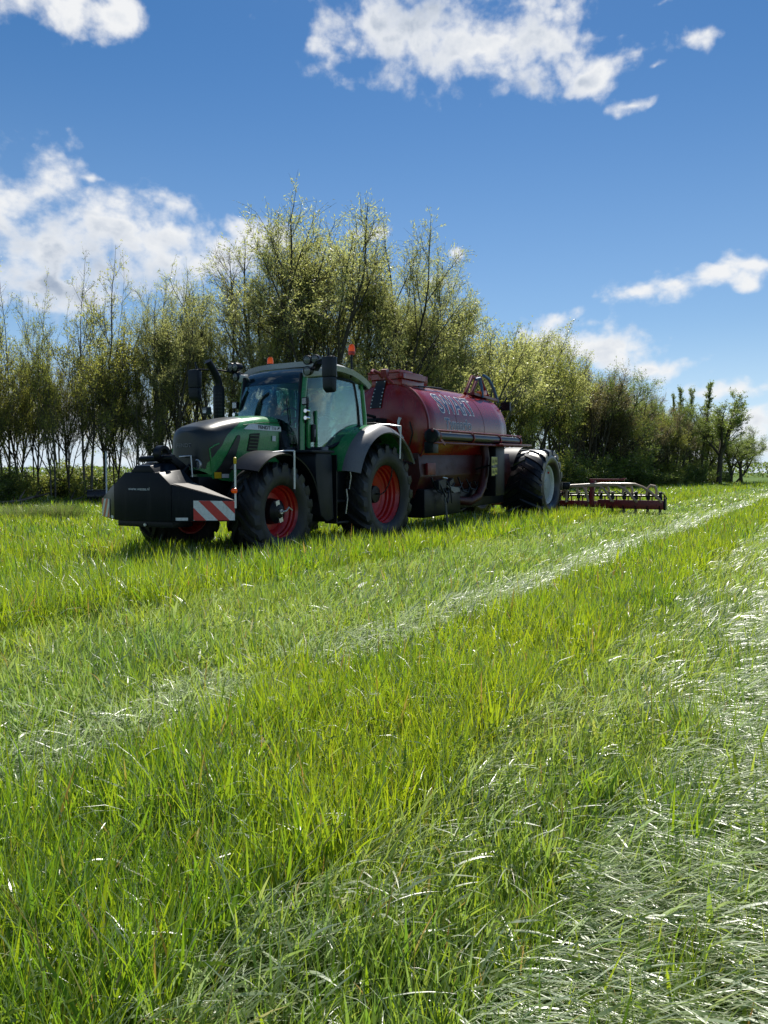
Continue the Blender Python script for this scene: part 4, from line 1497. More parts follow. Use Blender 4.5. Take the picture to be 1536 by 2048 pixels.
# filling arm folded on the back, rear lamp
am = MB()
am.tube([T(-5.12, .34, 3.08), T(-5.50, .34, 3.52), T(-5.66, .34, 3.50)], [.045, .045, .04], 12)
am.tube([T(-5.66, .24, 3.10), T(-6.07, .24, 3.58), T(-6.22, .24, 3.56), T(-6.44, .24, 3.36), T(-6.82, .24, 3.06)], [.045, .045, .045, .045, .05], 12)
ao = am.build('filling_arm', M['red2'], tk)
MB().tube([T(-5.55, .42, 3.45), T(-5.72, .44, 3.50), T(-5.8, .46, 3.3), T(-5.86, .46, 3.05)], .036, 10).build('blue_hose', M['blue'], tk)
MB().tube([T(-6.15, .36, 3.62), T(-6.42, .38, 3.55), T(-6.68, .40, 3.35), T(-6.92, .42, 3.02)], [.036, .04, .04, .036], 10).build('blue_hose', M['blue'], tk)
MB().obox(T(-5.95, .40, 3.16), (.32, .14, .12), (0, .1, 0)).build('arm_block', M['amber'], tk, bevel=.02)
MB().bar(T(-5.4, .3, 3.10), T(-6.9, .3, 3.06), .30, .06).build('arm_base', M['red2'], tk)
mb = MB()
mb.obox(T(-7.15, .55, 2.92), (.10, .25, .22), (0, 0, 0))
mb.tube([T(-7.0, .35, 2.75), T(-7.2, .5, 3.05), T(-7.3, .52, 3.16)], .025, 8)
mb.tube([T(-6.5, .4, 2.6), T(-7.2, .5, 2.86)], .03, 8)
mb.build('rear_lamp', M['black'], tk)

# ------------------------------------------------------------------ injector at the back
ij = thing('slurry_injector', 'wide low red slurry injector with pale ribbed hoses, trailing behind the tanker wheels', 'injector', L2W(-10.0, 0, 0), (0, 0, ROTZ))
HALF = 3.95
for sd in (1, -1):
    MB().box(-.09, .09, min(sd * .1, sd * 2.15), max(sd * .1, sd * 2.15), .24, .42).build('frame_beam', M['red2'], ij, bevel=.01)
    MB().box(-.09, .09, min(sd * 2.18, sd * HALF), max(sd * 2.18, sd * HALF), .22, .46).build('frame_beam', M['red2'], ij, bevel=.01)
    MB().tube([(.0, sd * .2, .56), (0, sd * HALF * .97, .58)], .028, 10).build('pipe_rail', M['black'], ij)
    MB().bar((.1, sd * 2.02, .30), (.05, sd * 2.05, 1.00), .12, .14).build('mast', M['red2'], ij, bevel=.01)
    MB().bar((.04, sd * 1.95, 1.02), (.02, sd * 2.9, 1.02), .10, .05).build('top_beam', M['red2'], ij, bevel=.008)
    MB().bar((.04, sd * 2.15, .96), (.04, sd * 2.95, 1.05), .06, .03).build('fold_arm', M['red'], ij, bevel=.005)
    MB().box(-.10, .10, min(sd * HALF, sd * (HALF + .06)), max(sd * HALF, sd * (HALF + .06)), .20, .52).build('end_plate', M['black'], ij, bevel=.02)
    MB().lathe([(.001, .10), (.15, .10), (.17, .06), (.17, -.06), (.15, -.10), (.001, -.10)], (.15, sd * 1.25, .84), 'z', 20).build('distributor', M['black'], ij)
mb = MB()
mb.bar((.2, 0, .7), (1.6, 0, .85), .3, .2)
mb.bar((.0, -1.3, .62), (0, 1.3, .62), .14, .14)
mb.build('linkage', M['red2'], ij, bevel=.01)
MB().tube([(1.6, .15, .95), (.9, .5, 1.0), (.3, 1.2, .98)], .06, 10).build('feed_pipe', M['black'], ij)
hl = MB()
for sd in (1, -1):
    for j in range(5):
        y0_ = sd * (.3 + j * .75)
        hl.tube([(-.05, y0_, .62), (.05, y0_ + sd * .15, .70 + .03 * j % .07), (.12, y0_ + sd * .38, .60), (.0, y0_ + sd * .62, .66), (-.08, y0_ + sd * .72, .50)], .014, 6)
    hl.tube([(.1, sd * .2, .66), (.12, sd * 1.2, .63), (.1, sd * 2.4, .65), (.08, sd * 3.6, .62)], .016, 6)
hl = hl.build('hydraulic_lines', M['black'], ij)
hl['kind'] = 'stuff'
k = 0
for sd in (1, -1):
    for i in range(12):
        y = sd * (.36 + i * .318)
        cb = MB()
        cb.lathe([(.001, .12), (.035, .12), (.05, .08), (.04, .02), (.055, -.03), (.05, -.10), (.001, -.12)], (.02, y, .58), 'z', 12)
        cb.lathe([(.06, .09), (.06, .11), (.03, .12)], (.02, y, .58), 'z', 12)
        co = cb.build('coulter_head', M['charcoal'], ij)
        MB().lathe([(.001, .012), (.17, .004), (.17, -.004), (.001, -.012)], (.05, y, .16), 'y', 20).build('disc', M['black'], co)
        MB().obox((-.06, y + sd * .09, .50), (.05, .03, .22)).build('coulter_bracket', M['red2'], co)
        MB().bar((.02, y, .46), (.02, y, .14), .05, .08).build('coulter_arm', M['black'], co)
        dy = sd * 1.35
        if i % 2 == 0 or i < 3:
            pts = [(.12, y - sd * .02, .60), (.12, y, .78), (.10, y + sd * .08, .87), (.08, y + sd * .18, .85), (.06, y + sd * .22, .74), (.05, y + sd * .22, .5)]
        else:
            f = (y - dy)
            top = .75 + .014 * i
            pts = [Vector((.15, dy + f * t, .84 + (top - .84) * min(1, t * 2.5) if t < .72 else top - (t - .72) ** 1.7 * 3.6)) for t in np.linspace(.05, 1, 12)]
            pts += [Vector((.08, y + sd * .03, .42))]
        rs = .037
        ho = MB()
        ho.tube(pts, rs, 10)
        ho.build('hose', M['hose'], ij)
# ------------------------------------------------------------------ trees
def leaf_mat(name, lo, hi, tlo, thi, trans=0.58):
    return grass_mat(name, lo, hi, tlo, thi, (0.16, 0.12, 0.05), trans, 0.12, 0.5)


def bark_mat(name, c):
    m, n = mat_new(name)
    t = n.new('ShaderNodeTexCoord')
    a = n.noise(t.outputs['Object'], 5.0, 6.0, 0.65)
    col = n.ramp(a, [(0.3, tuple(q * .6 for q in c)), (0.55, c), (0.75, tuple(min(1, q * 1.7) for q in c))])
    p = n.new('ShaderNodeBsdfPrincipled', {'Base Color': col, 'Roughness': 0.9, 'Specular IOR Level': 0.2})
    n.new('ShaderNodeOutputMaterial', {0: p})
    return m


BK = {'dark': bark_mat('dark_bark', (0.075, 0.066, 0.050)), 'grey': bark_mat('grey_bark', (0.13, 0.12, 0.095)), 'brown': bark_mat('brown_bark', (0.085, 0.062, 0.045)),
      'pale': bark_mat('pale_bark', (0.16, 0.135, 0.11))}
LM = {'olive': leaf_mat('olive_leaves', (0.15, 0.175, 0.045), (0.22, 0.23, 0.06), (0.46, 0.51, 0.09), (0.62, 0.61, 0.12)),
      'willow': leaf_mat('willow_leaves', (0.19, 0.22, 0.085), (0.27, 0.285, 0.12), (0.50, 0.55, 0.16), (0.66, 0.67, 0.22)),
      'fresh': leaf_mat('fresh_leaves', (0.12, 0.165, 0.04), (0.20, 0.23, 0.06), (0.40, 0.48, 0.08), (0.60, 0.60, 0.13)),
      'deep': leaf_mat('deep_leaves', (0.06, 0.10, 0.03), (0.10, 0.14, 0.042), (0.20, 0.31, 0.06), (0.33, 0.40, 0.08)),
      'tan': leaf_mat('tan_buds', (0.16, 0.14, 0.07), (0.22, 0.19, 0.09), (0.3, 0.26, 0.1), (0.4, 0.34, 0.14))}


class TreeB:
    def __init__(s, seed):
        s.r = np.random.default_rng(seed)
        s.br = {}      # (nseg, sides) -> list of (pts, radii)
        s.leafp, s.leafd = [], []

    def branch(s, p, d, L, r0, r1, nseg, sides, wob, up):
        pts = [np.array(p, float)]
        d = np.array(d, float)
        dirs = []
        for i in range(nseg):
            d = d + s.r.normal(0, wob, 3) + np.array([0, 0, up])
            d /= np.linalg.norm(d)
            pts.append(pts[-1] + d * L / nseg)
            dirs.append(d.copy())
        rr = np.linspace(r0, r1, nseg + 1)
        s.br.setdefault((nseg, sides), []).append((np.array(pts), rr))
        return np.array(pts), np.array(dirs), rr

    def at(s, pts, t):
        n = len(pts) - 1
        i = min(n - 1, int(t * n))
        f = t * n - i
        return pts[i] * (1 - f) + pts[i + 1] * f, i

    def side_dir(s, d, ang):
        a = s.r.normal(0, 1, 3)
        a -= d * a.dot(d)
        a /= np.linalg.norm(a)
        return d * math.cos(ang) + a * math.sin(ang)

    def twig_leaves(s, pts, n, spread):
        t = s.r.random(n) ** 0.8
        k = len(pts) - 1
        i = np.minimum((t * k).astype(int), k - 1)
        f = (t * k - i)[:, None]
        p = pts[i] * (1 - f) + pts[i + 1] * f
        s.leafp.append(p + s.r.normal(0, spread, (n, 3)))
        d = pts[-1] - pts[0]
        d /= (np.linalg.norm(d) + 1e-9)
        s.leafd.append(np.tile(d, (n, 1)))

    def wood_mesh(s, name, mat):
        V, F, o = [], [], 0
        for (nseg, sides), lst in s.br.items():
            P = np.stack([q[0] for q in lst])          # B,n+1,3
            Rr = np.stack([q[1] for q in lst])
            D = np.gradient(P, axis=1)
            D /= (np.linalg.norm(D, axis=2, keepdims=True) + 1e-9)
            ref = np.where(np.abs(D[:, :1, 2:3]) > .9, np.array([1., 0, 0]), np.array([0, 0, 1.]))
            U = np.cross(D, np.broadcast_to(ref, D.shape))
            U /= (np.linalg.norm(U, axis=2, keepdims=True) + 1e-9)
            Wv = np.cross(D, U)
            a = np.arange(sides) * 2 * math.pi / sides
            ring = P[:, :, None] + (U[:, :, None] * np.cos(a)[None, None, :, None] + Wv[:, :, None] * np.sin(a)[None, None, :, None]) * Rr[:, :, None, None]
            nb = len(lst)
            V.append(ring.reshape(-1, 3))
            base = (np.arange(nb) * (nseg + 1) * sides)[:, None, None]
            ii = (np.arange(nseg) * sides)[None, :, None]
            kk = np.arange(sides)[None, None, :]
            k2 = (kk + 1) % sides
            q = np.stack([base + ii + kk, base + ii + k2, base + ii + sides + k2, base + ii + sides + kk], -1).reshape(-1, 4) + o
            F.append(q)
            o += nb * (nseg + 1) * sides
        V = np.concatenate(V)
        F = np.concatenate(F)
        return np_mesh(name, V, F, None, mat)

    def leaf_mesh(s, name, mat, L, Wd, hue0=.5):
        p = np.concatenate(s.leafp)
        d = np.concatenate(s.leafd)
        n = len(p)
        r_ = s.r
        a = d * .8 + r_.normal(0, .6, (n, 3)) + np.array([0, 0, -.15])
        a /= np.linalg.norm(a, axis=1, keepdims=True)
        b = np.cross(a, r_.normal(0, 1, (n, 3)))
        b /= np.linalg.norm(b, axis=1, keepdims=True)
        sc_ = r_.uniform(.65, 1.35, (n, 1))
        ln, wd = L * sc_, Wd * sc_ * .5
        V = np.stack([p - b * wd, p + b * wd, p + a * ln], 1)
        hue = np.clip(hue0 + r_.normal(0, .28, n), 0, 1)
        T_ = np.zeros((n, 3, 3), np.float32)
        T_[..., 0] = hue[:, None]
        T_[..., 2] = (r_.random(n) < .05)[:, None] * .7
        F = np.arange(n * 3).reshape(-1, 3)
        return np_mesh(name, V.reshape(-1, 3), F, T_.reshape(-1, 3), mat)


def np_mesh(name, V, F, T_, mat):
    me = bpy.data.meshes.new(name)
    me.vertices.add(len(V))
    me.vertices.foreach_set('co', V.astype(np.float32).ravel())
    me.loops.add(F.size)
    me.polygons.add(len(F))
    me.loops.foreach_set('vertex_index', F.astype(np.int32).ravel())
    me.polygons.foreach_set('loop_start', (np.arange(len(F)) * F.shape[1]).astype(np.int32))
    me.update(calc_edges=True)
    if T_ is not None:
        at = me.attributes.new('tint', 'FLOAT_VECTOR', 'POINT')
        at.data.foreach_set('vector', T_.astype(np.float32).ravel())
    me.polygons.foreach_set('use_smooth', [True] * len(F))
    me.materials.append(mat)
    return me


def make_tree(kind, seed):
    t = TreeB(seed)
    r = t.r
    U = lambda a, b: r.uniform(a, b)
    def fork(p, d, L, r0, depth, q):
        """a limb that divides again and again; the last order carries leafy twigs"""
        last = depth == 0
        pts, dr, rr = t.branch(p, d, L, r0, max(.006, r0 * (.30 if last else .62)), 6 if not last else 4, (7, 6, 5, 4, 4)[min(4, q['depth'] - depth)], q['wob'], q['up'])
        if last:
            for k in range(int(q['twigs'] * U(.7, 1.3))):
                p2, j = t.at(pts, U(.08, 1))
                w_, wd_, _ = t.branch(p2, t.side_dir(dr[j], U(.35, 1.0)), U(*q['tl']), .007, .003, 2, 3, .16, q['tup'])
                t.twig_leaves(w_, int(q['leaves'] * U(.4, 1.6)), q['spread'])
            return
        n_ = q['n'] if depth < q['depth'] else q['n0']
        for k in range(n_):
            u = 1.0 if k == 0 else (U(.45, .98) if depth < q['depth'] else U(q['bole'], .98))
            p2, j = t.at(pts, u * .999)
            ang = U(.05, .25) if k == 0 else U(*q['ang'])
            fork(p2, t.side_dir(dr[j], ang), L * (q.get('lead', q['ratio']) if k == 0 else q['ratio'] * (1.25 - .5 * u)) * U(.85, 1.1), rr[min(len(rr) - 1, j + 1)] * (.85 if k == 0 else .6), depth - 1, q)
        # a few thin side shoots so that the limbs are not bare
        for k in range(q['shoots']):
            p2, j = t.at(pts, U(.25, 1))
            w_, wd_, _ = t.branch(p2, t.side_dir(dr[j], U(.5, 1.1)), U(.3, .9), .008, .003, 2, 3, .16, .08)
            t.twig_leaves(w_, int(q['leaves'] * .5 * U(.2, 1.4)), q['spread'])

    def stems(n_, tilt, L, r0, q, base=.25):
        for s_ in range(n_):
            az_, tl = s_ * 6.283 / n_ + U(-.4, .4), U(*tilt)
            d = (math.sin(tl) * math.cos(az_), math.sin(tl) * math.sin(az_), math.cos(tl))
            fork((base * math.cos(az_) * U(.3, 1), base * math.sin(az_) * U(.3, 1), -.12), d, L * U(.9, 1.08), r0 * U(.75, 1.15), q['depth'], q)

    if kind == 'slender':
        q = dict(depth=3, n=4, n0=9, bole=.30, ratio=.50, lead=.66, ang=(.50, .95), wob=.07, up=.07, twigs=6, tl=(.3, .7), tup=.05, leaves=7, spread=.07, shoots=5)
        stems(2, (.02, .14), 4.6, .085, q)
        return t, 0, .085, .05
    if kind == 'willow':
        q = dict(depth=3, n=4, n0=5, bole=.38, ratio=.66, lead=.62, ang=(.35, .80), wob=.07, up=.035, twigs=10, tl=(.45, 1.0), tup=-.02, leaves=13, spread=.07, shoots=6)
        stems(4, (.06, .40), 5.2, .17, q, .4)
        return t, 0, .115, .034
    if kind == 'sallow':
        q = dict(depth=3, n=3, n0=4, bole=.35, ratio=.64, lead=.6, ang=(.40, .85), wob=.09, up=.035, twigs=10, tl=(.4, .95), tup=.03, leaves=17, spread=.09, shoots=4)
        stems(4, (.15, .65), 3.6, .12, q, .5)
        return t, 0, .08, .042
    if kind == 'twiggy':
        q = dict(depth=3, n=3, n0=4, bole=.45, ratio=.60, ang=(.25, .65), wob=.08, up=.05, twigs=16, tl=(.4, .9), tup=.06, leaves=5, spread=.06, shoots=6)
        stems(3, (.03, .25), 4.0, .10, q, .3)
        return t, 0, .085, .05
    if kind == 'birch':
        H = 12.0
        pts, dr, rr = t.branch((0, 0, -.1), (.02, 0, 1), H, .15, .015, 14, 7, .03, .02)
        for k in range(26):
            u = .32 + .66 * k / 26
            p, i = t.at(pts, u)
            L = (4.2 * (1 - u) + .6) * U(.6, 1.05)
            b, bd, br_ = t.branch(p, t.side_dir(dr[i], U(.45, .8)), L, rr[i] * .5, .008, 5, 4, .09, .10)
            for q in range(int(5 + 4 * L)):
                p2, j = t.at(b, U(.2, 1))
                w_, wd_, _ = t.branch(p2, t.side_dir(bd[j], U(.35, .8)), U(.5, 1.1), .008, .003, 3, 3, .12, .04)
                t.twig_leaves(w_, 7, .05)
                for z in range(2):
                    p3, j3 = t.at(w_, U(.3, 1))
                    t.branch(p3, t.side_dir(wd_[j3], U(.4, .8)), U(.2, .45), .004, .002, 1, 3, .1, 0)
        return t, H, .07, .04
    if kind == 'poplar':
        H = 11.0
        pts, dr, rr = t.branch((0, 0, -.1), (0, .02, 1), H, .15, .015, 12, 6, .02, .03)
        for k in range(46):
            u = .40 + .58 * k / 46
            p, i = t.at(pts, u)
            L = (2.3 * (1 - u) + .45) * U(.45, 1.2)
            b, bd, br_ = t.branch(p, t.side_dir(dr[i], U(.30, .55)), L, rr[i] * .4, .007, 4, 3, .10, .10)
            for q in range(int(5 + 3 * L)):
                p2, j = t.at(b, U(.1, 1))
                w_, wd_, _ = t.branch(p2, t.side_dir(bd[j], U(.3, .7)), U(.25, .5), .006, .003, 2, 3, .12, .1)
                t.twig_leaves(w_, 11, .06)
        return t, H, .11, .09
    if kind == 'lone':
        H = 10.0
        pts, dr, rr = t.branch((0, 0, -.1), (.05, 0, 1), 3.4, .24, .17, 5, 8, .04, .03)
        tops = []
        for s_ in range(5):
            az_, tilt = s_ * 1.26 + U(-.3, .3), U(.25, .65)
            d = (math.sin(tilt) * math.cos(az_), math.sin(tilt) * math.sin(az_), math.cos(tilt))
            st_, _ = t.at(pts, U(.75, 1))
            lp, ld, lr_ = t.branch(st_, d, U(5.0, 6.6), .13, .02, 8, 5, .07, .06)
            for k in range(15):
                u = .2 + .78 * k / 15
                p, i = t.at(lp, u)
                L = (2.0 * (1 - u) + .9) * U(.6, 1.1)
                b, bd, br_ = t.branch(p, t.side_dir(ld[i], U(.45, .95)), L, lr_[i] * .45, .009, 4, 4, .14, .06)
                for q in range(int(4 + 3 * L)):
                    p2, j = t.at(b, U(.2, 1))
                    w_, wd_, _ = t.branch(p2, t.side_dir(bd[j], U(.4, .9)), U(.4, .9), .008, .004, 2, 3, .12, .02)
                    t.twig_leaves(w_, 26, .08)
        return t, H, .12, .075
    if kind == 'bush':
        H = 2.6
        for s_ in range(16):
            az_, tilt = U(0, 6.28), U(.1, .9)
            d = (math.sin(tilt) * math.cos(az_), math.sin(tilt) * math.sin(az_), math.cos(tilt))
            pts, dr, rr = t.branch((U(-.5, .5), U(-.5, .5), -.1), d, H * U(.6, 1), .02, .006, 5, 4, .1, .05)
            for k in range(12):
                p, i = t.at(pts, U(.1, 1))
                b, bd, br_ = t.branch(p, t.side_dir(dr[i], U(.5, 1.1)), U(.3, .8), .007, .003, 2, 3, .14, .04)
                t.twig_leaves(b, 26, .07)
        return t, H, .11, .07


PROTO = {}


def proto(key, kind, seed, bark, leaf, hue=.5):
    t, H, L, Wd = make_tree(kind, seed)
    top = np.percentile(np.concatenate(t.leafp)[:, 2], 99.3)
    PROTO[key] = (t.wood_mesh(key + '_wood', BK[bark]), t.leaf_mesh(key + '_crown', LM[leaf], L, Wd, hue), float(top))
    print('proto', key, 'leaves', sum(len(p) for p in t.leafp), 'top', round(float(top), 1), 'width', round(float(np.percentile(np.abs(np.concatenate(t.leafp)[:, 0]), 98)) * 2, 1))


proto('s1', 'slender', 22, 'dark', 'olive', .55)
proto('s2', 'slender', 14, 'grey', 'olive', .35)
proto('s3', 'slender', 25, 'dark', 'olive', .7)
proto('s4', 'slender', 17, 'grey', 'fresh', .3)
proto('w1', 'willow', 36, 'dark', 'willow', .5)
proto('w2', 'willow', 31, 'dark', 'willow', .35)
proto('a1', 'sallow', 45, 'dark', 'fresh', .5)
proto('a2', 'sallow', 44, 'grey', 'willow', .6)
proto('a3', 'sallow', 30, 'dark', 'olive', .5)
proto('a4', 'sallow', 35, 'dark', 'deep', .6)
proto('b1', 'birch', 41, 'pale', 'tan', .5)
proto('p1', 'poplar', 51, 'dark', 'deep', .8)
proto('t1', 'twiggy', 64, 'brown', 'tan', .5)
proto('t2', 'twiggy', 60, 'dark', 'tan', .3)
proto('l1', 'lone', 71, 'dark', 'deep', .7)
proto('u1', 'bush', 81, 'dark', 'deep', .5)
proto('u2', 'bush', 82, 'grey', 'fresh', .4)

EX, EY = 33.7 / math.hypot(33.7, 31.3), 31.3 / math.hypot(33.7, 31.3)


def edge_D(px, off=0.0):
    a = (px - 768) / FPX
    # line moved by off to the wood side
    ox, oy = -12 - EY * off, 29 + EX * off
    return (oy * EX - ox * EY) / (EX - a * EY)


trng = random.Random(5)
SHARED = []


def plant(name, key, px, D, top, label, cat='tree', group=None, rot=None, wide=1.0):
    w_me, l_me, H = PROTO[key]
    X = (px - 768) / FPX * D
    gz = float(ground_z(np.array([X]), np.array([D]))[0]) - .05
    h = (945 - top) / FPX * D + CAM_H - gz
    s_ = h / H
    o = thing(name, label, cat, (X, D, gz), (0, 0, trng.uniform(0, 6.28) if rot is None else rot), group)
    o.scale = (s_ * wide, s_ * wide, s_)
    link('trunk', w_me, o)
    link('crown', l_me, o)
    return o


# the distinctive trees first
plant('willow_tree', 'w1', 618, 37.5, 438, 'tallest willow, many dark stems fanning up behind the tractor cab', group='willows behind the machines', rot=2.4, wide=.95)
plant('willow_tree', 'w2', 560, 39.0, 478, 'willow leaning towards the bare birch, left of the tallest one', group='willows behind the machines', rot=3.0, wide=.9)
plant('willow_tree', 'w2', 772, 39.5, 492, 'broad willow with wispy pale crown behind the red tanker front', group='willows behind the machines', rot=1.9, wide=.95)
plant('willow_tree', 'a2', 925, 42.0, 596, 'lower round willow with forked stems behind the middle of the tanker', group='willows behind the machines', rot=3.4, wide=.85)
plant('willow_tree', 'w2', 850, 44.0, 535, 'slim willow rising between the broad willow and the lower round one', group='willows behind the machines', rot=3.3, wide=.8)
plant('willow_tree', 'a2', 560, 36.0, 640, 'bushy pale willow low behind the tractor hood', group='willows behind the machines', rot=4.0, wide=.9)
plant('birch_tree', 'b1', 455, 36.5, 498, 'nearly bare pale birch with fine twigs standing above the exhaust pipe', rot=2.0, wide=.85)
plant('willow_tree', 'w2', 372, 34.0, 566, 'feathery willow leaning out over the tractor nose', group='willows behind the machines', rot=5.0, wide=.7)
plant('willow_tree', 'w1', 335, 32.5, 610, 'small willow just behind the front weight, beside the feathery one', group='willows behind the machines', rot=2.5, wide=.7)
# left: slender young wood
LW = 'slender young trees along the wood edge'
ORD = ['first', 'second', 'third', 'fourth', 'fifth', 'sixth', 'seventh', 'eighth', 'ninth', 'tenth', 'eleventh', 'twelfth', 'thirteenth', 'fourteenth', 'fifteenth', 'sixteenth',
       'seventeenth', 'eighteenth', 'nineteenth', 'twentieth', 'twenty-first', 'twenty-second', 'twenty-third', 'twenty-fourth', 'twenty-fifth', 'twenty-sixth']
LOOK = {'s1': 'dark stemmed olive', 's2': 'grey stemmed olive', 's3': 'dark stemmed yellowish', 's4': 'grey stemmed fresh green', 't2': 'sparse olive'}
cnt = 0
for i, px in enumerate([-175, -140, -112, -84, -52, -20, 10, 44, 76, 108, 142, 172, 206, 238, 268, 300]):
    key = ['s1', 's2', 's3', 's1', 's4'][i % 5]
    off = trng.uniform(.2, 2.0)
    if px < 0:
        lb = 'slender young tree of the thicket, outside the picture to the left'
    else:
        lb = ORD[cnt] + ' slender tree from the left picture edge in the front row, ' + LOOK[key]
        cnt += 1
    plant('slender_tree', key, px + trng.uniform(-6, 6), edge_D(px, off), trng.uniform(572, 668) - (10 if 60 < px < 230 else 0) + (40 if px > 255 else 0), lb, group=LW, wide=trng.uniform(.55, .75))
cnt = 0
for i, px in enumerate([-150, -60, 40, 130, 215, 300, 395]):
    key = ['s2', 's3', 's1', 't2', 's4'][i % 5]
    if px < 0:
        lb = 'slender young tree of the thicket, outside the picture to the left'
    else:
        lb = ORD[cnt] + ' slender tree from the left in the back row of the young wood'
        cnt += 1
    plant('slender_tree', key, px + trng.uniform(-10, 10), edge_D(px, trng.uniform(4, 9)), trng.uniform(625, 700), lb, group=LW, wide=trng.uniform(.5, .7))
# middle and right: sallows, mixed wood
MW = 'leafy trees along the middle of the wood'
for i, (px, top, key, off, wd) in enumerate([(485, 705, 'a1', 2, .9), (530, 725, 'a2', 5, .8), (655, 700, 'a1', 6, .8), (715, 720, 'a2', 3, .7), (800, 705, 'a1', 4, .8), (870, 715, 'a2', 2, .8),
                              (960, 680, 'a1', 5, .9), (1010, 672, 'a2', 3, .9), (1045, 690, 'a1', 1.5, .8), (1085, 715, 'a1', 2, .8), (1112, 722, 'a3', 4, .75), (1020, 735, 'a1', .5, .7), (1062, 665, 'a2', 8, .7)]):
    where = ['above the tractor hood', 'seen over the cab roof front', 'between the cab beacons', 'over the near beacon', 'above the filling hatch', 'over the tank lettering', 'behind the filling arm',
             'above the rear of the tank', 'over the side deck of the tanker', 'above the big tanker wheel', 'over the rear edge of the tanker tyre', 'low over the folded filling arm', 'topmost over the tank rear'][i]
    plant('leafy_tree', key, px, edge_D(px, off), top, 'bushy leafy tree of the belt, ' + {'a1': 'fresh green', 'a2': 'pale grey-green', 'a3': 'olive'}[key] + ', ' + where, group=MW, wide=wd)
plant('birch_tree', 's4', 1148, edge_D(1148, 2), 692, 'slim green birch topping the trees beyond the injector', wide=.7)
for i, px in enumerate(range(1160, 1345, 15)):
    top = 742 + (px - 1160) * .45 + trng.uniform(-8, 10)
    key = ['t1', 'a4', 't2', 't1', 'a3'][i % 5]
    plant('twiggy_tree', key, px + trng.uniform(-4, 4), edge_D(px, trng.uniform(.5, 3)), top, ORD[i] + ' tree of the front row from the injector mast towards the poplars, ' + ('leafy' if key[0] == 'a' else 'twiggy'), group='twiggy trees of the wood', wide=trng.uniform(.8, 1.05))
for i, px in enumerate(range(1130, 1420, 22)):
    top = 752 + (px - 1160) * .36 + trng.uniform(-6, 14)
    plant('twiggy_tree', ['t2', 't1', 'a4'][i % 3], px, edge_D(px, trng.uniform(4, 10)), top, ORD[i] + ' back row tree counted from the tanker wheel towards the poplars', group='twiggy trees of the wood', wide=trng.uniform(.8, 1.05))
for i, (px, top, wd) in enumerate([(1352, 804, .8), (1374, 808, .85), (1400, 814, .85), (1420, 826, .85)]):
    plant('leafy_tree', ['a4', 't2'][i % 2], px, edge_D(px, 2 + i), top + 26, ['dark leafy tree below the shortest poplar', 'sparse dark tree below the twin poplars', 'dark leafy tree below the tallest poplar', 'sparse dark tree between the tallest poplar and the forked tree'][i], group='trees round the poplars', wide=wd)
plant('poplar_tree', 'p1', 1349, 71, 790, 'shortest and thinnest of the columnar poplars at the end of the wood', group='poplars at the far end', wide=.7)
plant('poplar_tree', 'p1', 1367, 70, 777, 'dark twin poplar next to the shortest columnar one', group='poplars at the far end', rot=1.0, wide=.95)
plant('poplar_tree', 'p1', 1377, 72, 780, 'pale twin poplar nearer the tallest one', group='poplars at the far end', rot=2.6, wide=.9)
plant('poplar_tree', 'p1', 1402, 71, 768, 'tallest poplar, a narrow column beside the forked tree', group='poplars at the far end', rot=4.1, wide=1.15)
plant('forked_tree', 'l1', 1437, 68.5, 793, 'dark forked tree with open round crown at the end of the wood', rot=.3, wide=1.3)
plant('leafy_tree', 'l1', 1482, 74, 880, 'low spreading dark tree, last of the wood beside the open field', rot=2.0, wide=1.7)
plant('leafy_tree', 'a4', 1458, 78, 856, 'rounded dark tree filling in behind the forked one', rot=1.0, wide=1.2)
plant('leafy_tree', 'l1', 1462, 73, 870, 'dark tree leaning behind the forked one', rot=3.6, wide=1.35)

# undergrowth along the edge
cl, cr_ = 0, 0
for i, px in enumerate(list(range(-120, 330, 21)) + list(range(1096, 1470, 17))):
    off = trng.uniform(-.2, 3.0)
    D = edge_D(px, off)
    hgt = trng.uniform(.75, 1.75) if px < 480 else trng.uniform(1.6, 3.2)
    if px > 1330:
        hgt = trng.uniform(1.2, 2.2)
    top = 945 - (hgt - CAM_H) / D * FPX
    key = 'u1' if trng.random() < (.62 if px > 1000 else .5) else 'u2'
    col_ = 'dark green' if key == 'u1' else 'light green'
    if px < 0:
        lb = 'low shrub of the thicket, outside the picture to the left'
    elif px < 400:
        lb = ORD[cl] + ' low ' + col_ + ' shrub from the left edge, under the slender trees'
        cl += 1
    else:
        lb = ORD[cr_] + ' ' + col_ + ' shrub at the wood foot, counted from the tanker wheel outwards'
        cr_ += 1
    plant('shrub', key, px + trng.uniform(-6, 6), D, top, lb, cat='shrub', group='shrubs along the wood edge', wide=trng.uniform(.9, 1.4))

for i, px in enumerate(range(1104, 1440, 26)):
    D = edge_D(px, trng.uniform(4.5, 8))
    hgt = trng.uniform(3.2, 4.8) if px < 1330 else trng.uniform(2.6, 3.6)
    plant('shrub', 'u1', px + trng.uniform(-5, 5), D, 945 - (hgt - CAM_H) / D * FPX, ORD[i] + ' tall dark bush inside the wood, from the tanker wheel outwards', cat='shrub', group='bushes inside the wood', wide=1.0)

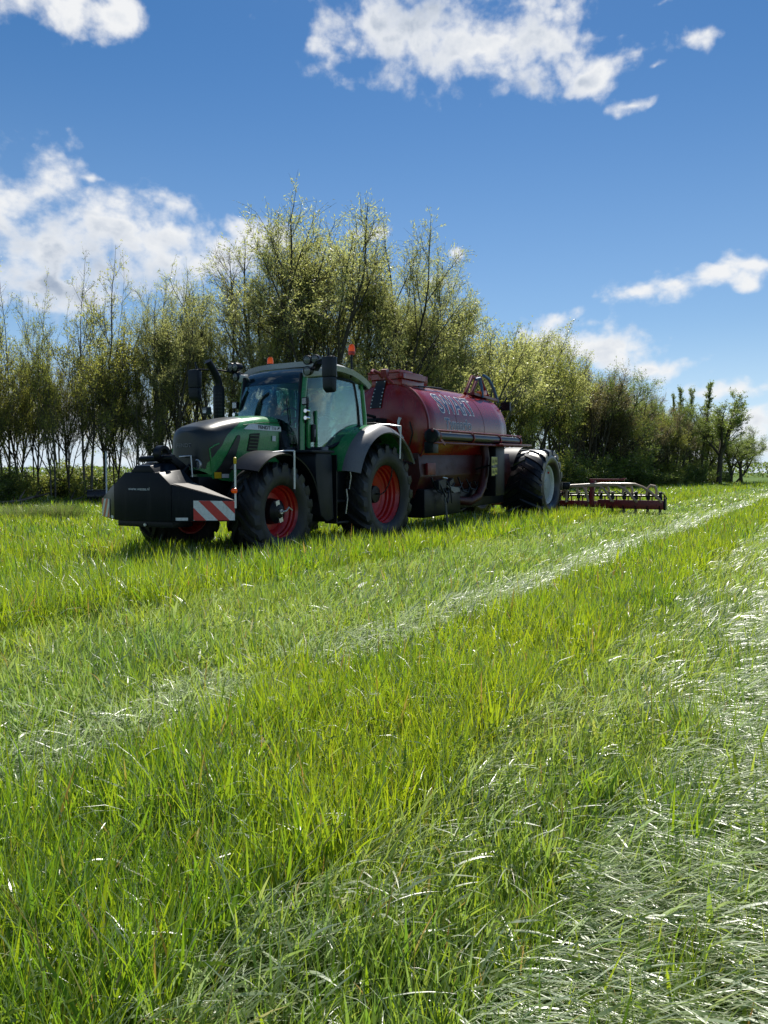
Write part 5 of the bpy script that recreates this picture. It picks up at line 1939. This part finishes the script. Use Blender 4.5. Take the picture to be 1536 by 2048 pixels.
# far hedges closing the horizon
def far_mass(name, label, x0, x1, D, hgt, seed, slope=0.0):
    r_ = np.random.default_rng(seed)
    n = 15000
    x = r_.uniform(x0, x1, n)
    lim = hgt * (.55 + .45 * vnoise(x, x * 0 + 3.3, 14.0, seed)) * (.8 + .3 * vnoise(x, x * 0 + 9.1, 4.0, seed + 1))
    z = lim * (1 - r_.random(n) ** 1.6 * 1.0)
    y = D + slope * (x - x0) + r_.uniform(-2.5, 2.5, n)
    tb = TreeB(seed)
    tb.leafp = [np.stack([x, y, z], -1)]
    tb.leafd = [np.tile(np.array([0, 0, 1.0]), (n, 1))]
    me = tb.leaf_mesh(name, LM['deep'], .5, .4, .4)
    return tag(link(name, me), label, kind='stuff')


far_mass('distant_treeline', 'low dark hedge far across the field', 70, 260, 165, 4.6, 5)
far_mass('distant_treeline', 'dark line of trees far behind the young wood', -190, 40, 135, 2.5, 6)
# ------------------------------------------------------------------ small things by the wood
def at_px(px, D):
    X = (px - 768) / FPX * D
    return X, D, float(ground_z(np.array([X]), np.array([D]))[0])


x, y, z = at_px(213, 27.6)
po = thing('metal_pole', 'thin pale blue metal pole standing at the wood edge behind the front weight', 'pole', (x, y, z))
MB().tube([(0, 0, -.1), (.01, 0, 1.95)], .028, 10).build('shaft', M['boardwhite'], po)
MB().lathe([(.001, .04), (.03, .03), (.03, 0), (.001, 0)], (.01, 0, 1.95), 'z', 10).build('cap', M['grey'], po)

x, y, z = at_px(194, 28.6)
dr = thing('drum', 'small black drum with a shiny top lying at the wood edge beside the front weight', 'drum', (x, y, z + .24), (0, 0, .35))
MB().lathe([(.001, -.36), (.23, -.36), (.25, -.33), (.25, -.14), (.262, -.12), (.25, -.10), (.25, .10), (.262, .12), (.25, .14), (.25, .33), (.23, .36), (.001, .36)], (0, 0, 0), 'x', 28).build('shell', M['rubber_shiny'], dr)
MB().lathe([(.001, .03), (.04, .03), (.05, 0)], (.36, .12, .06), 'x', 12).build('bung', M['grey'], dr)

for i, (px, D, ln, rz, lb) in enumerate([(22, 26.6, 1.5, .3, 'pale broken branch lying on the bank near the left picture edge'), (60, 27.2, 1.5, -.3, 'dark fallen log on the bank below the slender trees'),
                                     (128, 27.8, 1.3, .4, 'dark fallen log beside the thickest trunks, nearer the weight')]):
    x, y, z = at_px(px, D)
    lg = thing('fallen_log', lb, 'log', (x, y, z + .12), (0, 0, rz), 'logs on the bank')
    MB().tube([(-ln / 2, 0, 0), (-ln / 4, .10, -.05), (ln / 5, -.12, .02), (ln / 2, .10, .16)], [.05, .06, .05, .03], 9).build('log', BK['pale'] if i == 0 else BK['dark'], lg)
    MB().tube([(ln / 6, 0, .05), (ln / 4, .12, .28), (ln / 3.4, .16, .42)], [.04, .025, .012], 6).build('branch_stub', BK['pale'] if i == 0 else BK['dark'], lg)

# low fence in the wood
fc = thing('wooden_fence', 'low weathered rail fence between the trunks of the young wood', 'fence', (0, 0, 0))
for k, px in enumerate((10, 52, 96, 140, 172, 206)):
    x, y, z = at_px(px, edge_D(px, 2.2))
    MB().bar((x, y, z - .1), (x + .02, y, z + .95), .09, .09).build('post', M['wood'], fc)
    if k:
        for h_ in (.45, .8):
            MB().bar((lx, ly, lz + h_), (x, y, z + h_ - .03), .03, .09).build('rail', M['wood'], fc)
    lx, ly, lz = x, y, z

# rush tussocks standing in the rough strip
RM = grass_mat('rush_blades', (0.06, 0.10, 0.035), (0.10, 0.135, 0.045), (0.14, 0.24, 0.04), (0.26, 0.32, 0.07), (0.22, 0.17, 0.10), gloss=.12, rough=.5)
for i, (px, D, n_, hh, lb) in enumerate([(52, 18.6, 1500, .50, 'wider grey-green rush tussock near the left picture edge'), (122, 18.8, 1300, .52, 'grey-green rush tussock between the wider one and the front weight')]):
    x, y, z = at_px(px, D)
    b_ = Batch()
    r0 = rng.normal(0, .30 if i == 0 else .24, (n_, 2)) * np.array([1.3, .8])
    ln = hh * rng.uniform(.5, 1.1, n_)
    b_.add(blades(r0[:, 0], r0[:, 1], np.zeros(n_), ln, .009 * rng.uniform(.6, 1.5, n_), np.arctan2(r0[:, 1], r0[:, 0]) + rng.normal(0, .5, n_),
                  rng.uniform(.02, .35, n_), rng.uniform(.3, 1.1, n_), rng.normal(0, .5, n_), rng.random(n_), (rng.random(n_) < .14) * rng.uniform(.4, 1, n_), 3))
    o = b_.build('rush_tussock', RM)
    o.location = (x, y, z)
    tag(o, lb, 'tussock', 'rush tussocks')

# weeds among the grass: whorled stems and a few pale umbels
WM = grass_mat('weed_leaves', (0.07, 0.13, 0.03), (0.12, 0.19, 0.04), (0.18, 0.30, 0.03), (0.34, 0.44, 0.05), (0.55, 0.56, 0.42), gloss=.10, rough=.5)
wb_ = Batch()
nw = 1500
wx, wy = rng.uniform(-3.2, 3.8, nw), rng.uniform(.95, 6.0, nw)
ww = wcoord(wx, wy)
kp = (np.abs(wx) < .6 * wy + .5) & (rng.random(nw) < np.where(ww > -1.3, 1.0, .35)) & (vnoise(wx, wy, .5, 77) > .42)
wx, wy = wx[kp], wy[kp]
for wl_ in range(5):
    n_ = len(wx)
    for q in range(6):
        hz = .05 + .035 * wl_ + rng.uniform(-.01, .01, n_)
        ph = q * math.pi / 3 + wl_ + rng.normal(0, .2, n_)
        wb_.add(blades(wx + .012 * wl_ * np.cos(wx * 50), wy + .012 * wl_ * np.sin(wx * 50), hz, rng.uniform(.016, .032, n_), np.full(n_, .007), ph, np.full(n_, 1.0), np.full(n_, 1.5),
                       np.full(n_, 1.5), rng.random(n_), np.zeros(n_), 2, 2.2))
um = 26
ux, uy = rng.uniform(-1.5, .3, um * 3), rng.uniform(2.4, 4.5, um * 3)
kk = (wcoord(ux, uy) < -1.4) & (wcoord(ux, uy) > -2.5)
ux, uy = ux[kk][:um], uy[kk][:um]
n_ = len(ux)
uh = rng.uniform(.20, .29, n_)
wb_.add(blades(ux, uy, np.zeros(n_), uh, np.full(n_, .004), rng.uniform(0, 6, n_), np.full(n_, .03), np.full(n_, .1), np.zeros(n_), np.full(n_, .3), np.zeros(n_), 2, 4.0))
for q in range(26):
    rr_ = .022 * math.sqrt(rng.random())
    aa = rng.uniform(0, 6.28)
    wb_.add(blades(ux + rr_ * math.cos(aa), uy + rr_ * math.sin(aa), uh - .004 + rng.uniform(-.004, .006, n_), np.full(n_, .008), np.full(n_, .007), rng.uniform(0, 6, n_), np.full(n_, 1.3), np.full(n_, 1.5),
                   np.full(n_, 1.5), np.full(n_, .5), np.full(n_, 1.0), 1, 3.0))
tag(wb_.build('weeds', WM), 'small whorled weeds and a few pale flower heads among the grass', 'weeds', kind='stuff')
def scatter(d0, d1, rho):
    hw = 0.60 * d1 + 2.6
    n = int(2 * hw * (d1 - d0) * rho)
    x = rng.uniform(-hw, hw, n)
    y = rng.uniform(d0, d1, n)
    k = (np.abs(x) < 0.57 * y + 0.55) | ((np.abs(x) < 0.60 * y + 2.6) & (rng.random(n) < (0.22 if d1 < 5 else 0.35)))
    return x[k], y[k]


def flatness(x, y):
    """0 = standing grass, 1 = rolled flat"""
    w_ = wcoord(x, y) + (vnoise(x, y, 0.30, 1) - 0.5) * 0.20 + (vnoise(x, y, 2.2, 2) - 0.5) * 0.12
    f = np.zeros_like(w_)
    patch = vnoise(x, y, 0.38, 5)
    mid = np.clip(0.30 + 1.25 * (patch - 0.42), 0.02, 0.95)
    f = np.where((w_ > -4.85) & (w_ < -2.95), np.clip(0.26 + 0.9 * (vnoise(x, y, 0.5, 6) - 0.45), 0.05, 0.5), f)
    f = np.where((w_ >= -2.95) & (w_ < -2.42), 0.92 * (vnoise(x, y, 0.7, 7) > 0.14), f)
    f = np.where((w_ >= -2.42) & (w_ < -1.22), 0.02 + 0.10 * (patch > 0.78), f)
    f = np.where((w_ >= -1.22) & (w_ < -0.62), mid, f)
    f = np.where((w_ >= -0.62) & (w_ < 0.35), np.clip(0.78 - 0.6 * (vnoise(x, y, 0.33, 9) > 0.72), 0, 1), f)
    f = np.where(w_ >= 0.35, mid, f)
    return f, w_


B = Batch()
LOD = [  # d0, d1, blades / m2, segments, width
    (0.75, 2.2, 6800, 5, 0.0062), (2.2, 4.0, 4300, 4, 0.0068), (4.0, 7.0, 2300, 3, 0.0088), (7.0, 12.0, 1050, 3, 0.012),
    (12.0, 22.0, 420, 2, 0.018), (22.0, 40.0, 120, 2, 0.032), (40.0, 80.0, 26, 1, 0.06), (80.0, 130.0, 8, 1, 0.10)]
DRIVE = math.atan2(-0.72, 0.69)
for (d0, d1, rho, seg, W0) in LOD:
    x, y = scatter(d0, d1, rho)
    keep = belt(x, y) < 1.0
    if d0 >= 22:
        keep &= (belt(x, y) < 0.5)
    x, y = x[keep], y[keep]
    n = len(x)
    f, w_ = flatness(x, y)
    isflat = rng.random(n) < f
    if d0 < 20:      # rolled grass lies thicker: a second layer there
        x2, y2 = scatter(d0, d1, rho * .65)
        f2, w2 = flatness(x2, y2)
        tk2 = ((w2 > -2.95) & (w2 < -2.42)) | ((w2 > -0.62) & (w2 < 0.35))
        k2 = (rng.random(len(x2)) < f2 * np.where(tk2, 1.0, .35)) & (belt(x2, y2) < 1.0)
        x, y, w_ = np.concatenate([x, x2[k2]]), np.concatenate([y, y2[k2]]), np.concatenate([w_, w2[k2]])
        isflat = np.concatenate([isflat, np.ones(int(k2.sum()), bool)])
        n = len(x)
    tuft = vnoise(x, y, 0.22, 11)
    tall = 0.75 + 0.55 * vnoise(x, y, 0.9, 12)
    L = np.where(isflat, rng.uniform(0.08, 0.20, n), rng.uniform(0.13, 0.33, n) * tall * (0.75 + 0.5 * tuft))
    L = L * np.where((w_ > -4.85) & (w_ < -2.7) & ~isflat, 0.72, 1.0) * np.where((w_ > -1.2) & ~isflat, 0.68, 1.0)
    L = L * np.where(w_ < -4.9, 0.95, 1.0)
    L = np.where((w_ > -2.42) & (w_ < -2.2), L * 0.75, L)
    # tracks of the machine itself are lower
    L = np.where((w_ < -6.15) & (w_ > -9.4) & (y < 30), L * 0.9, L)
    L = np.where((w_ < -4.9) & (w_ > -6.3), L * 1.4, L)
    track = ((w_ > -2.95) & (w_ < -2.42)) | ((w_ > -0.62) & (w_ < 0.35))
    if d0 >= 12:
        L = L * .85
    W = W0 * np.where(np.abs(x) > 0.57 * y + 0.55, 1.5, 1.0) * np.where(isflat, np.where(track, .72, 1.0), 1.0) * np.clip(rng.lognormal(-.08, .42, n), .35, 2.2) * (1 + 0.9 * (rng.random(n) < 0.10))
    phi = np.where(isflat, DRIVE + 1.2 * (vnoise(x, y, 1.6, 21) - .5) + rng.normal(0, np.where((w_ > -0.62) & (w_ < 0.35), .30, .8), n) + .7 * (vnoise(x, y, 0.35, 22) - 0.5), rng.uniform(0, 2 * math.pi, n))
    # standing blades lean a little in patches
    lean = vnoise(x, y, 0.6, 31)
    th0 = np.where(isflat, np.where(track, rng.uniform(0.55, 1.48, n), rng.uniform(0.25, 1.25, n)), rng.uniform(0.02, 0.30, n) + 0.1 * lean)
    th1 = np.where(isflat, np.where(track, th0 + rng.uniform(.1, .6, n), th0 + rng.uniform(0.1, .75, n)), th0 + rng.gamma(1.6, 0.22, n))
    th1 = np.where((rng.random(n) < 0.10) & ~isflat, rng.uniform(1.2, 2.2, n), th1)
    twist = rng.normal(0, 0.55, n)
    hue = np.clip(0.47 + 0.55 * (vnoise(x, y, 0.8, 41) - 0.5) + rng.normal(0, 0.25, n) - 0.15 * isflat - 0.05 * ((w_ > -4.85) & (w_ < -2.7)), 0, 1)
    dead = np.where(rng.random(n) < 0.055, rng.uniform(0.3, 1.0, n), np.where(isflat, rng.uniform(0, 0.22, n), 0.0))
    z = np.where(isflat, rng.uniform(0.0, 0.10, n) ** 1.0, 0.0) + np.where(y > 15, ground_z(x, y), 0.0)
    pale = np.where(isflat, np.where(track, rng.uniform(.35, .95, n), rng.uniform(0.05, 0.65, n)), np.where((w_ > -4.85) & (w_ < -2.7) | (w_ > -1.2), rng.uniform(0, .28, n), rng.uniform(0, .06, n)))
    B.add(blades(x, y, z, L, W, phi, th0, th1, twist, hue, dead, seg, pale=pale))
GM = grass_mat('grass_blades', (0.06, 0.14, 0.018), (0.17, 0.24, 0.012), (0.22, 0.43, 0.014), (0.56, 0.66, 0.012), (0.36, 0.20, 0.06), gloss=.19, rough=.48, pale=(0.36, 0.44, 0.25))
go = B.build('grass', GM)
tag(go, 'tall spring grass, standing in bright strips and rolled flat in pale tracks', 'grass', kind='stuff')
